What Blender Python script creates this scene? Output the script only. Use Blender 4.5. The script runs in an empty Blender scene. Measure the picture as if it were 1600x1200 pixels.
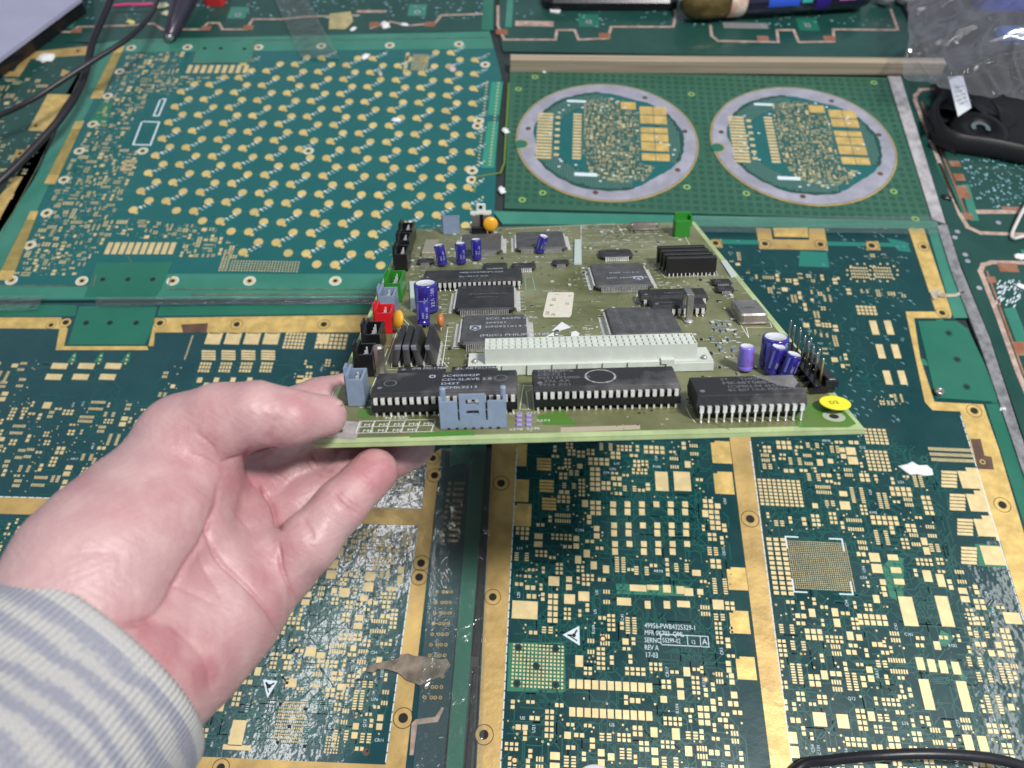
import bpy, math, random
import numpy as np
from mathutils import Vector, Matrix
rad = math.radians
rnd = random.Random(11)
SC = bpy.context.scene
COL = SC.collection

# ---------------------------------------------------------------- camera, world, lamps, exposure
FPX, PITCH, HC = 1230.0, rad(55.35), 0.42
cd = bpy.data.cameras.new('camera'); cam = bpy.data.objects.new('camera', cd); COL.objects.link(cam)
cam.location = (0, 0, HC); cam.rotation_euler = (rad(90) - PITCH, 0, 0)
cd.sensor_width = 36; cd.lens = FPX / 1600 * 36; cd.clip_start = .01; cd.clip_end = 60
cd.dof.use_dof = True; cd.dof.focus_distance = .335; cd.dof.aperture_fstop = 12.5
SC.camera = cam
W = bpy.data.worlds.new('World'); SC.world = W; W.use_nodes = True
bg = W.node_tree.nodes['Background']
bg.inputs[1].default_value = 1.0
_n = W.node_tree.nodes; _l = W.node_tree.links.new   # pale walls around the bench, dimmer ceiling above it
_tc = _n.new('ShaderNodeTexCoord'); _sx = _n.new('ShaderNodeSeparateXYZ'); _rp = _n.new('ShaderNodeValToRGB')
_l(_tc.outputs['Generated'], _sx.inputs[0]); _l(_sx.outputs[2], _rp.inputs[0]); _l(_rp.outputs[0], bg.inputs[0])
_rp.color_ramp.elements[0].position = .45; _rp.color_ramp.elements[0].color = (.40, .46, .52, 1)
_rp.color_ramp.elements[1].position = .85; _rp.color_ramp.elements[1].color = (.07, .078, .09, 1)
def lamp(name, loc, target, sx, sy, power, col=(1, .98, .96)):
    ld = bpy.data.lights.new(name, 'AREA'); ld.shape = 'RECTANGLE'; ld.size = sx; ld.size_y = sy
    ld.energy = power; ld.color = col
    o = bpy.data.objects.new(name, ld); COL.objects.link(o); o.location = loc
    o.rotation_euler = (0, 0, rad(target)) if isinstance(target, (int, float)) else (Vector(target) - Vector(loc)).to_track_quat('-Z', 'Y').to_euler()
    return o
lamp('ceiling_lamp', (.67, -.10, 1.75), (.0, .2, 0), .22, .26, 38)
lamp('ceiling_tube', (-.47, .68, 1.75), -21, .07, .95, 4.4)
lamp('ceiling_tube', (1.27, .46, 1.75), -21, .07, .95, 4.4)
SC.view_settings.view_transform = 'Standard'; SC.view_settings.look = 'None'
SC.view_settings.exposure = 0; SC.view_settings.gamma = 1; SC.view_settings.use_curve_mapping = False

# ---------------------------------------------------------------- geometry of the view, used once to survey the place from the photograph
CF = np.array([0, math.cos(PITCH), -math.sin(PITCH)]); CU = np.array([0, math.sin(PITCH), math.cos(PITCH)]); CR = np.array([1., 0, 0])
def ray(x, y): return CF + (x - 800) / FPX * CR - (y - 600) / FPX * CU
def G(x, y, z=0.0):
    """point of the table plane (height z mm) -> world mm"""
    d = ray(x, y); t = (z * .001 - HC) / d[2]
    return d[0] * t * 1000, d[1] * t * 1000
def CW(x, y, Z):
    """point at camera depth Z (mm) -> world mm"""
    return ray(x, y) * Z + np.array([0, 0, HC * 1000])
BO = np.array([-.0657558, .13152291, .19484565]) * 1000
BU = np.array([.9996336, .01853105, .01972961]); BU /= np.linalg.norm(BU)
BV = np.array([-.00669796, .87558032, -.48302613]); BV -= BU * (BU @ BV); BV /= np.linalg.norm(BV)
BN = np.cross(BU, BV)
BW, BD, BT = 182.0, 262.2, 1.6
def B(x, y, h=0.0):
    """point of the held board (height h mm above it) -> board mm"""
    d = ray(x, y); o = np.array([0, 0, HC * 1000])
    t = ((BO + BN * h - o) @ BN) / (d @ BN)
    p = o + d * t - BO
    return float(p @ BU), float(p @ BV)

# ---------------------------------------------------------------- materials
MATS = {}
def mat(name, col, rough=.5, metal=0., var=.0, vs=300., coat=0., bump=0., bs=800., sss=0., trans=0., spec=.5, col2=None, lo=.4, hi=.65, rvar=0., detail=4., crough=.1, cbump=0., cbs=100.):
    if name in MATS: return MATS[name]
    m = bpy.data.materials.new(name); m.use_nodes = True; nt = m.node_tree; N = nt.nodes; Lk = nt.links.new
    b = N['Principled BSDF']
    b.inputs['Roughness'].default_value = rough; b.inputs['Metallic'].default_value = metal
    b.inputs['Coat Weight'].default_value = coat; b.inputs['Coat Roughness'].default_value = crough
    b.inputs['Transmission Weight'].default_value = trans; b.inputs['Specular IOR Level'].default_value = spec
    if sss:
        b.inputs['Subsurface Weight'].default_value = sss; b.inputs['Subsurface Radius'].default_value = (1., .35, .2); b.inputs['Subsurface Scale'].default_value = .006
    tc = N.new('ShaderNodeTexCoord')
    def noise(scale, det=detail, rgh=.6):
        n = N.new('ShaderNodeTexNoise'); n.inputs['Scale'].default_value = scale; n.inputs['Detail'].default_value = det; n.inputs['Roughness'].default_value = rgh
        Lk(tc.outputs['Object'], n.inputs['Vector']); return n
    c = (*col, 1)
    if col2 is not None or var:
        n = noise(vs); r = N.new('ShaderNodeValToRGB'); Lk(n.outputs['Fac'], r.inputs[0])
        r.color_ramp.elements[0].position = lo; r.color_ramp.elements[1].position = hi
        if col2 is not None:
            r.color_ramp.elements[0].color = c; r.color_ramp.elements[1].color = (*col2, 1)
        else:
            r.color_ramp.elements[0].color = (*[k * (1 - var) for k in col], 1); r.color_ramp.elements[1].color = (*[min(1, k * (1 + var)) for k in col], 1)
        Lk(r.outputs[0], b.inputs['Base Color'])
    else: b.inputs['Base Color'].default_value = c
    if rvar:
        n = noise(vs * .7 + 13); mr = N.new('ShaderNodeMapRange'); Lk(n.outputs['Fac'], mr.inputs[0])
        mr.inputs[1].default_value = .3; mr.inputs[2].default_value = .7; mr.inputs[3].default_value = max(.03, rough - rvar); mr.inputs[4].default_value = min(1, rough + rvar)
        Lk(mr.outputs[0], b.inputs['Roughness'])
    if bump:
        n = noise(bs); bp = N.new('ShaderNodeBump'); bp.inputs['Strength'].default_value = bump; bp.inputs['Distance'].default_value = .0006
        Lk(n.outputs['Fac'], bp.inputs['Height']); Lk(bp.outputs[0], b.inputs['Normal'])
    if cbump:
        n = noise(cbs, 3); bp = N.new('ShaderNodeBump'); bp.inputs['Strength'].default_value = cbump; bp.inputs['Distance'].default_value = .002
        Lk(n.outputs['Fac'], bp.inputs['Height']); Lk(bp.outputs[0], b.inputs['Coat Normal'])
    MATS[name] = m; return m

def film(name, tint=(1, 1, 1), opacity=.0, gloss=.12, bs=60., bump=.6, rough=.12):
    """clear plastic film: mostly see-through, a little haze, wrinkled sheen"""
    if name in MATS: return MATS[name]
    m = bpy.data.materials.new(name); m.use_nodes = True; nt = m.node_tree; N = nt.nodes; Lk = nt.links.new
    out = N['Material Output']; N.remove(N['Principled BSDF'])
    tr = N.new('ShaderNodeBsdfTransparent'); tr.inputs[0].default_value = (*tint, 1)
    df = N.new('ShaderNodeBsdfDiffuse'); df.inputs[0].default_value = (.75, .77, .8, 1)
    gl = N.new('ShaderNodeBsdfGlossy'); gl.inputs['Roughness'].default_value = rough
    tc = N.new('ShaderNodeTexCoord'); n = N.new('ShaderNodeTexNoise'); n.inputs['Scale'].default_value = bs; n.inputs['Detail'].default_value = 4; n.inputs['Distortion'].default_value = .8
    Lk(tc.outputs['Object'], n.inputs['Vector'])
    bp = N.new('ShaderNodeBump'); bp.inputs['Strength'].default_value = bump; bp.inputs['Distance'].default_value = .004
    Lk(n.outputs['Fac'], bp.inputs['Height']); Lk(bp.outputs[0], gl.inputs['Normal'])
    m1 = N.new('ShaderNodeMixShader'); m1.inputs[0].default_value = opacity; Lk(tr.outputs[0], m1.inputs[1]); Lk(df.outputs[0], m1.inputs[2])
    lw = N.new('ShaderNodeLayerWeight'); lw.inputs[0].default_value = .35; Lk(bp.outputs[0], lw.inputs['Normal'])
    mu = N.new('ShaderNodeMath'); mu.operation = 'MULTIPLY_ADD'; Lk(lw.outputs['Fresnel'], mu.inputs[0]); mu.inputs[1].default_value = .8; mu.inputs[2].default_value = gloss
    m2 = N.new('ShaderNodeMixShader'); Lk(mu.outputs[0], m2.inputs[0]); Lk(m1.outputs[0], m2.inputs[1]); Lk(gl.outputs[0], m2.inputs[2])
    Lk(m2.outputs[0], out.inputs[0]); MATS[name] = m; return m

# ---------------------------------------------------------------- mesh builder (all lengths in mm)
TXT = {}
def text_geo(s):
    if s in TXT: return TXT[s]
    cu = bpy.data.curves.new('t', 'FONT'); cu.body = s; cu.size = 1; cu.resolution_u = 2
    o = bpy.data.objects.new('t', cu); COL.objects.link(o)
    dg = bpy.context.evaluated_depsgraph_get(); dg.update(); me = o.evaluated_get(dg).to_mesh()
    r = ([(v.co.x, v.co.y) for v in me.vertices], [tuple(p.vertices) for p in me.polygons])
    o.evaluated_get(dg).to_mesh_clear(); bpy.data.objects.remove(o); bpy.data.curves.remove(cu)
    TXT[s] = r; return r
for s in ('49956-PWB4325329-1|MFR 0K703  QML|SERNO|55299-02|12|A|REV A|17-03|CR11|CR17|CR16|CR5|CR4|CR3|R112|R103|R104|C41|C54|C101|C104|C77|C12|L17|L16|L20|U5|U21|U74|AR17|AR10|Q33|Q12|E102|NTSC|PAL|M1|M2|M3|M4|M5|M6|M7|M8|M9|2270135'.split('|')): text_geo(s)

class MB:
    def __init__(s): s.v = []; s.f = []; s.m = []; s.sm = []; s.mats = []
    def mi(s, m):
        if m not in s.mats: s.mats.append(m)
        return s.mats.index(m)
    def add(s, vs, fs, m, smooth=False):
        k = len(s.v); s.v.extend([tuple(map(float, p)) for p in vs]); i = s.mi(m)
        for f in fs: s.f.append(tuple(k + j for j in f)); s.m.append(i); s.sm.append(smooth)
    def hexa(s, bot, top, m, smooth=False):
        n = len(bot)
        s.add(list(bot) + list(top), [tuple(reversed(range(n))), tuple(range(n, 2 * n))] + [(i, (i + 1) % n, n + (i + 1) % n, n + i) for i in range(n)], m, smooth)
    def box(s, x0, y0, z0, x1, y1, z1, m, ins=0., shx=0., shy=0.):
        s.hexa([(x0, y0, z0), (x1, y0, z0), (x1, y1, z0), (x0, y1, z0)],
               [(x0 + ins + shx, y0 + ins + shy, z1), (x1 - ins + shx, y0 + ins + shy, z1), (x1 - ins + shx, y1 - ins + shy, z1), (x0 + ins + shx, y1 - ins + shy, z1)], m)
    def cbox(s, cx, cy, z0, w, d, h, m, ins=0.): s.box(cx - w / 2, cy - d / 2, z0, cx + w / 2, cy + d / 2, z0 + h, m, ins)
    def rbox(s, x0, y0, z0, x1, y1, z1, m, r=.6, rt=.25, shx=0., shy=0.):
        """box with rounded upright corners and a chamfered top"""
        def ring(q, z, dx=0, dy=0):
            o = []
            for cx, cy, a0 in ((x1 - r, y0 + r, -90), (x1 - r, y1 - r, 0), (x0 + r, y1 - r, 90), (x0 + r, y0 + r, 180)):
                for k in range(3):
                    a = rad(a0 + 45 * k); o.append((cx + (r - q) * math.cos(a) + dx, cy + (r - q) * math.sin(a) + dy, z))
            return o
        R_ = [ring(0, z0), ring(0, z1 - rt, shx, shy), ring(min(rt, r * .9), z1, shx, shy)]; n = 12
        vs = sum(R_, []); fs = [tuple(range(2 * n, 3 * n)), tuple(reversed(range(n)))]
        for j in range(2): fs += [(j * n + i, j * n + (i + 1) % n, (j + 1) * n + (i + 1) % n, (j + 1) * n + i) for i in range(n)]
        s.add(vs, fs, m)
    def rect(s, x0, y0, x1, y1, z, m): s.add([(x0, y0, z), (x1, y0, z), (x1, y1, z), (x0, y1, z)], [(0, 1, 2, 3)], m)
    def poly(s, pts, z, m): s.add([(p[0], p[1], z) for p in pts], [tuple(range(len(pts)))], m)
    def prism(s, pts, z0, z1, m):
        a = sum(pts[i][0] * pts[(i + 1) % len(pts)][1] - pts[(i + 1) % len(pts)][0] * pts[i][1] for i in range(len(pts)))
        if a < 0: pts = list(reversed(pts))
        s.hexa([(p[0], p[1], z0) for p in pts], [(p[0], p[1], z1) for p in pts], m)
    def disc(s, x, y, r, z, m, n=12, ry=None):
        s.add([(x + r * math.cos(2 * math.pi * k / n), y + (ry or r) * math.sin(2 * math.pi * k / n), z) for k in range(n)], [tuple(range(n))], m)
    def ring(s, x, y, r0, r1, z, m, n=24, a0=0., a1=360.):
        full = a1 - a0 >= 360; k = n if full else n + 1
        A = [rad(a0 + (a1 - a0) * i / n) for i in range(k)]
        vs = [(x + r0 * math.cos(a), y + r0 * math.sin(a), z) for a in A] + [(x + r1 * math.cos(a), y + r1 * math.sin(a), z) for a in A]
        s.add(vs, [(i, k + i, k + (i + 1) % k, (i + 1) % k) for i in range(n)], m)
    def line(s, pts, w, z, m, closed=False):
        P = [Vector((p[0], p[1])) for p in pts]; n = len(P)
        for i in range(n if closed else n - 1):
            a, b = P[i], P[(i + 1) % n]; d = b - a
            if d.length < 1e-6: continue
            d.normalize(); q = Vector((-d.y, d.x)) * w / 2; e = d * w * .5
            zz = z + .007 * (i % 3); s.add([(*(a - q - e), zz), (*(b - q + e), zz), (*(b + q + e), zz), (*(a + q - e), zz)], [(0, 1, 2, 3)], m)
    def text(s, t, x, y, z, size, m, ang=0., sx=1., mirror=False, M=None):
        vs, fs = text_geo(t); c, n = math.cos(rad(ang)), math.sin(rad(ang)); o = []
        for a, b in vs:
            a *= size * sx * (-1 if mirror else 1); b *= size; p = (x + a * c - b * n, y + a * n + b * c, z)
            o.append(p if M is None else tuple(M @ Vector(p)))
        s.add(o, fs, m)
    def rev(s, prof, m, c=(0, 0, 0), ax=(0, 0, 1), n=20, smooth=True, sx=1., sy=1., mats=None, xdir=None):
        """profile [(r, z)] turned round the axis; mats: one per profile segment"""
        ax = Vector(ax).normalized(); u = Vector(xdir) if xdir else (Vector((1, 0, 0)) if abs(ax.x) < .9 else Vector((0, 1, 0)))
        u = (u - ax * u.dot(ax)).normalized(); w = ax.cross(u); c = Vector(c); k = len(prof); vs = []
        for r, z in prof:
            for i in range(n):
                a = 2 * math.pi * i / n; vs.append(tuple(c + ax * z + u * (r * sx * math.cos(a)) + w * (r * sy * math.sin(a))))
        base = len(s.v); s.v.extend(vs)
        for j in range(k - 1):
            mm = mats[j] if mats else m; i0 = s.mi(mm)
            for i in range(n):
                s.f.append((base + j * n + i, base + j * n + (i + 1) % n, base + (j + 1) * n + (i + 1) % n, base + (j + 1) * n + i)); s.m.append(i0); s.sm.append(smooth)
        for j, rv in ((0, True), (k - 1, False)):
            if prof[j][0] > 1e-6:
                f = [base + j * n + i for i in range(n)]; s.f.append(tuple(reversed(f)) if rv else tuple(f)); s.m.append(s.mi(mats[min(j, k - 2)] if mats else m)); s.sm.append(False)
    def tube(s, pts, r, m, n=8, caps=True, smooth=True):
        P = [Vector(p) for p in pts]; rs = r if isinstance(r, (list, tuple)) else [r] * len(P); vs = []; prev = None
        for i, p in enumerate(P):
            t = (P[min(i + 1, len(P) - 1)] - P[max(i - 1, 0)]).normalized()
            u = prev - t * prev.dot(t) if prev is not None else t.cross(Vector((0, 0, 1)) if abs(t.z) < .9 else Vector((1, 0, 0)))
            u.normalize(); w = t.cross(u); prev = u
            for k in range(n):
                a = 2 * math.pi * k / n; vs.append(tuple(p + (u * math.cos(a) + w * math.sin(a)) * rs[i]))
        fs = [(j * n + i, j * n + (i + 1) % n, (j + 1) * n + (i + 1) % n, (j + 1) * n + i) for j in range(len(P) - 1) for i in range(n)]
        if caps: fs += [tuple(reversed(range(n))), tuple((len(P) - 1) * n + i for i in range(n))]
        s.add(vs, fs, m, smooth)
    def build(s, name, parent=None, world=False, center=True, label=None):
        me = bpy.data.meshes.new(name); V = np.array(s.v, float)
        lo, hi = V.min(0), V.max(0); c = np.array([(lo[0] + hi[0]) / 2, (lo[1] + hi[1]) / 2, lo[2]]) if center else np.zeros(3)
        me.from_pydata(((V - c) * .001).tolist(), [], s.f)
        for m in s.mats: me.materials.append(m)
        me.polygons.foreach_set('material_index', s.m); me.polygons.foreach_set('use_smooth', s.sm); me.update()
        o = bpy.data.objects.new(name, me); COL.objects.link(o); o.location = c * .001
        if parent is not None: o.parent = parent
        if label: o['label'] = label
        return o

def tag(o, label, cat=None, group=None, kind=None):
    if label: o['label'] = label
    if cat: o['category'] = cat
    if group: o['group'] = group
    if kind: o['kind'] = kind
    return o
def empty(name, loc=(0, 0, 0)):
    o = bpy.data.objects.new(name, None); COL.objects.link(o); o.location = loc; o.empty_display_size = .01; return o
def spline(pts, n=8):
    """Catmull-Rom through pts"""
    P = [np.array(p, float) for p in pts]; P = [2 * P[0] - P[1]] + P + [2 * P[-1] - P[-2]]; o = []
    for i in range(1, len(P) - 2):
        for k in range(n):
            t = k / n; a, b, c, d = P[i - 1:i + 3]
            o.append(.5 * ((2 * b) + (c - a) * t + (2 * a - 5 * b + 4 * c - d) * t * t + (3 * b - a - 3 * c + d) * t ** 3))
    o.append(P[-2]); return o

# ---------------------------------------------------------------- shared panel materials
def maskmat(name, col, col2, rough=.32, coat=.35, cb=.16, cbs=60, cr=.06):
    return mat(name, col, rough, col2=col2, vs=18, lo=.3, hi=.75, bump=.12, bs=260, rvar=.12, coat=coat, crough=cr, cbump=cb, cbs=cbs, spec=.32)
M_teal = maskmat('soldermask_deep_teal', (.004, .040, .045), (.008, .055, .058))
M_tealw = maskmat('soldermask_worn_teal', (.010, .050, .060), (.016, .075, .085), rough=.22, coat=1., cb=.22, cbs=75, cr=.10)
M_teal1 = maskmat('soldermask_teal', (.010, .105, .110), (.014, .125, .122))
M_green = maskmat('light_green_laminate', (.028, .17, .125), (.060, .24, .175), rough=.36)
M_green2 = maskmat('mid_green_laminate', (.014, .13, .085), (.025, .165, .11), rough=.4)
M_dark = maskmat('dark_green_laminate', (.006, .050, .040), (.018, .072, .060), rough=.42)
M_circ = maskmat('mottled_green_laminate', (.024, .105, .065), (.045, .13, .09), rough=.5)
M_gold = mat('gold_plating', (.70, .49, .17), .42, metal=.35, var=.16, vs=120, rvar=.12, bump=.15, bs=500)
M_goldd = mat('worn_gold_plating', (.60, .41, .15), .42, metal=.35, col2=(.42, .28, .11), vs=55, lo=.42, hi=.72, rvar=.15, bump=.3, bs=260)
M_goldl = mat('pale_gold_pad', (.72, .57, .30), .45, metal=.25, var=.1, vs=150)
M_silk = mat('white_silkscreen', (.62, .72, .78), .6)
M_silkd = mat('faint_silkscreen', (.24, .42, .50), .6)
M_hole = mat('drilled_hole', (.01, .012, .01), .8)
M_trace = mat('masked_copper_trace', (.012, .10, .085), .3)
M_copper = mat('oxidised_copper', (.30, .105, .05), .5, metal=.2, col2=(.33, .20, .15), vs=90, bump=.3, bs=400)
M_pinkbr = mat('bare_substrate_edge', (.42, .30, .25), .7, var=.25, vs=150)
M_brown = mat('brown_patch', (.10, .055, .035), .5, var=.2, vs=100)
M_silver = mat('tin_plating', (.48, .47, .56), .38, metal=.45, var=.12, vs=60, rvar=.1)
M_blackgap = mat('black_rubber', (.012, .012, .014), .3, bump=.3, bs=200)
M_edge = mat('laminate_edge', (.10, .12, .05), .7)

PNAMES = [0]
class Panel:
    """one bare circuit panel lying on the bench; L() surveys a photo point into its own mm frame"""
    def __init__(s, name, label, org, yaw, cat='circuit board'):
        s.o = G(*org); s.y = rad(yaw); s.root = empty(name, (s.o[0] * .001, s.o[1] * .001, 0)); s.root.rotation_euler = (0, 0, -s.y)
        tag(s.root, label, cat, 'bare circuit panels laid over the bench'); s.ko = []
    def L(s, x, y):
        gx, gy = G(x, y); gx -= s.o[0]; gy -= s.o[1]; c, n = math.cos(s.y), math.sin(s.y)
        return gx * c - gy * n, gx * n + gy * c
    def P(s, pts): return [s.L(*p) for p in pts]
    def S(s, y):
        d = ray(800, y); t = HC / -d[2]; return t * 1000 / FPX, (t * t / HC) * 1000 / FPX   # mm per pixel across, along
    def R(s, mb, cx, cy, w, h, z, m, sk=0):
        a, b = s.S(cy); x, y = s.L(cx, cy); w *= a; h *= b; s.ko.append((x - w / 2 - .4, y - h / 2 - .4, x + w / 2 + .4, y + h / 2 + .4)); mb.rect(x - w / 2, y - h / 2, x + w / 2, y + h / 2, z, m)
    def grid(s, mb, x0, y0, x1, y1, nx, ny, fill, z, m, keep=1.):
        """nx x ny pads between two opposite photo corners (lower left, upper right)"""
        a = s.L(x0, y0); b = s.L(x1, y1); s.ko.append((min(a[0], b[0]) - .4, min(a[1], b[1]) - .4, max(a[0], b[0]) + .4, max(a[1], b[1]) + .4)); dx = (b[0] - a[0]) / nx; dy = (b[1] - a[1]) / ny
        for i in range(nx):
            for j in range(ny):
                if keep < 1 and rnd.random() > keep: continue
                cx, cy = a[0] + (i + .5) * dx, a[1] + (j + .5) * dy
                mb.rect(cx - abs(dx) * fill / 2, cy - abs(dy) * fill / 2, cx + abs(dx) * fill / 2, cy + abs(dy) * fill / 2, z, m)
def inpoly(x, y, P):
    c = False; j = len(P) - 1
    for i in range(len(P)):
        if (P[i][1] > y) != (P[j][1] > y) and x < (P[j][0] - P[i][0]) * (y - P[i][1]) / (P[j][1] - P[i][1]) + P[i][0]: c = not c
        j = i
    return c
REFS = 'CR11 CR17 CR16 CR5 CR4 CR3 R112 R103 R104 C41 C54 C101 C104 C77 C12 L17 L16 L20 U5 U21 U74 AR17 AR10 Q33 Q12 E102'.split()
def scatter(p, mb, poly, keepout, seed, s=1.0, tries=900, silk=True, zg=.10, gold=None, clump=.5, sizes=0):
    """component footprints packed on a grid inside poly (local mm), clear of the keepout boxes"""
    r = random.Random(seed); gold = gold or M_goldl
    xs = [q[0] for q in poly]; ys = [q[1] for q in poly]; x0, x1, y0, y1 = min(xs), max(xs), min(ys), max(ys)
    g = .9 * s; occ = set(); KK = list(keepout) + p.ko
    cl = [(r.uniform(x0, x1), r.uniform(y0, y1), r.uniform(14, 34) * s) for _ in range(int(6 + (x1 - x0) * (y1 - y0) / 1500 / s))]
    def free(a, b, c, d, pad=.0):
        for q in ((a, b), (c, b), (c, d), (a, d), ((a + c) / 2, (b + d) / 2)):
            if not inpoly(q[0], q[1], poly): return False
        for k in KK:
            if a < k[2] and c > k[0] and b < k[3] and d > k[1]: return False
        cells = [(i, j) for i in range(int((a - pad) // g), int((c + pad) // g) + 1) for j in range(int((b - pad) // g), int((d + pad) // g) + 1)]
        if any(q in occ for q in cells): return False
        occ.update(cells); return True
    for _ in range(tries):
        x, y = r.uniform(x0, x1), r.uniform(y0, y1)
        if r.random() < clump and not any((x - c[0]) ** 2 + (y - c[1]) ** 2 < c[2] ** 2 for c in cl): continue
        x = round(x / g) * g; y = round(y / g) * g; t = r.random(); sw = r.random() < .5
        if sizes and .66 < t < .80: t = r.random() * .66
        if t < .34:      # small two-pad parts in a short row
            n = r.choice((1, 1, 2, 3, 4, 5)); a = r.choice((1.5, 1.8, 2.3)) * s; b = a * r.uniform(.85, 1.1); gp = .7 * s
            w, h = n * (a + .8 * s), 2 * b + gp
            if sw: w, h = h, w
            if not free(x, y, x + w, y + h): continue
            for i in range(n):
                for j in (0, 1):
                    u, v = i * (a + .8 * s), j * (b + gp)
                    if sw: mb.rect(x + v, y + u, x + v + b, y + u + a, zg, gold)
                    else: mb.rect(x + u, y + v, x + u + a, y + v + b, zg, gold)
        elif t < .52:    # gull-wing footprint
            n = r.choice((3, 4, 4, 7, 8)); pt = 1.25 * s; l = 2.1 * s; w, h = n * pt, 2 * l + r.choice((1.2, 3.2)) * s
            if sw: w, h = h, w
            if not free(x, y, x + w, y + h): continue
            for i in range(n):
                for e in (0, 1):
                    if sw: q = (x + e * (w - l), y + i * pt, x + e * (w - l) + l, y + i * pt + pt * .62)
                    else: q = (x + i * pt, y + e * (h - l), x + i * pt + pt * .62, y + e * (h - l) + l)
                    mb.rect(*q, zg, gold)
        elif t < .66:    # larger pads
            a, b = r.choice(((3.2, 4.2), (4.4, 3.2), (5.5, 5.0), (3.0, 3.0))); a *= s; b *= s; n = r.choice((1, 2, 2))
            if not free(x, y, x + a, y + n * (b + 1.2 * s)): continue
            for i in range(n): mb.rect(x, y + i * (b + 1.2 * s), x + a, y + i * (b + 1.2 * s) + b, zg, gold)
        elif t < .86:    # vias
            q = r.uniform(.35, .6) * s
            if not free(x - q, y - q, x + q, y + q): continue
            mb.disc(x, y, q, zg, gold, 8)
            if r.random() < .4: mb.disc(x, y, q * .5, zg + .04, M_hole, 6)
        elif t < .96:    # trace with a bend
            l = r.uniform(4, 14) * s; k = r.choice((-1, 1)); d = r.uniform(2, 6) * s
            pts = [(x, y), (x + l, y), (x + l + d, y + k * d)]
            if sw: pts = [(x, y), (x, y + l), (x + k * d, y + l + d)]
            if all(inpoly(a, b, poly) for a, b in pts): mb.line(pts, .45 * s, zg - .05, M_trace)
        elif silk:
            t_ = r.choice(REFS); sz = 1.9 * s
            w, h = (sz, sz * 2.2) if sw else (sz * 2.2, sz)
            if not free(x, y, x + w, y + h): continue
            mb.text(t_, x + (sz if sw else 0), y, zg + .04, sz * 1.1, M_silk, 90 if sw else 0)
def bx(p, x0, y0, x1, y1, pad=0.6):
    """keepout box from photo corners"""
    q = [p.L(x0, y0), p.L(x1, y0), p.L(x1, y1), p.L(x0, y1)]
    return (min(a[0] for a in q) - pad, min(a[1] for a in q) - pad, max(a[0] for a in q) + pad, max(a[1] for a in q) + pad)
def eyelet(mb, p, x, y, r=2.1, z=.14, ringm=None, rr=None):
    u, v = p.L(x, y); mb.disc(u, v, rr or r * 1.75, z, ringm or M_gold, 20); mb.ring(u, v, r * 1.9, r * 2.05, z + .03, M_hole, 24); mb.disc(u, v, r, z + .04, M_hole, 14)
    mb.ring(u, v, r * .98, r * 1.2, z + .06, M_goldd, 16)

# ---------------------------------------------------------------- the bench under everything
mb = MB(); mb.box(-900, -500, -28, 900, 1300, -2.2, mat('bench_top', (.02, .03, .03), .6, var=.2, vs=20)); tag(mb.build('tabletop'), 'dark bench top under the circuit panels', kind='structure')

# ================================================================ lower right panel (gold-bordered, dense footprints)
P3 = Panel('circuit_board', 'large teal panel at right with gold strips and the printed serial number block', (800, 1190), 2.9)
mb = MB(); L = P3.L
out = [(785, 336), (1452, 352), (1487, 489), (1535, 560), (1566, 628), (1640, 900), (1800, 1500), (722, 1500), (743, 1191), (767, 693)]
mb.prism(P3.P(out), -1.6, 0, M_teal)
# lighter traces, green copper pours
for q in ([(1120, 374), (1420, 380), (1420, 386), (1120, 381)], [(1250, 392), (1292, 394), (1296, 418), (1222 + 26, 416)],
          [(1385, 372), (1416, 378), (1424, 394), (1404, 392)]): mb.poly(P3.P(q), .02 + .008 * (q[0][0] % 3), mat('lighter_pour', (.016, .17, .13), .4))
MG = mat('green_pour', (.02, .17, .10), .4)
for q in ([(1379, 886), (1394, 868), (1412, 872), (1412, 932), (1404, 940), (1390, 932)], [(795, 1004), (882, 1004), (884, 1082), (792, 1080)],
          [(962, 912), (1078, 916), (1080, 932), (964, 928)], [(1436, 1034), (1500, 1040), (1512, 1066), (1506, 1070), (1494, 1046), (1436, 1040)],
          [(1470, 984), (1492, 996), (1478, 1010), (1464, 1008)], [(1523, 850), (1572, 853), (1580, 888), (1530, 884)]): mb.poly(P3.P(q), .03, MG)
for q in ([(1462 + 60 * 0, 492 + 8), (1472, 498), (1485, 512), (1470, 510)], [(1431, 556), (1446, 562), (1452, 572), (1438, 570)]): mb.poly(P3.P(q), .03, MG)
# via array with corner holes
P3.grid(mb, 797, 1074, 882, 1008, 14, 12, .55, .10, M_goldl)
for x, y in ((810, 1012), (868, 1014), (838, 1041), (808, 1068), (868, 1070)): u, v = L(x, y); mb.disc(u, v, 2.0, .14, M_teal, 10); mb.disc(u, v, .9, .18, M_hole, 8)
# big ball-grid footprint with white corner brackets
P3.grid(mb, 1240, 920, 1322, 848, 30, 26, .5, .10, M_goldl)
u0, v0 = L(1243, 922); u1, v1 = L(1312, 846); u1 = L(1322, 890)[0]; v1 = L(1270, 843)[1]
for (a, b, sx, sy) in ((u0, v0, 1, 1), (u1, v0, -1, 1), (u0, v1, 1, -1), (u1, v1, -1, -1)):
    mb.line([(a + sx * 6, b - sy * 1), (a - sx * 1, b - sy * 1), (a - sx * 1, b + sy * 6)], .8, .14, M_silk)
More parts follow.
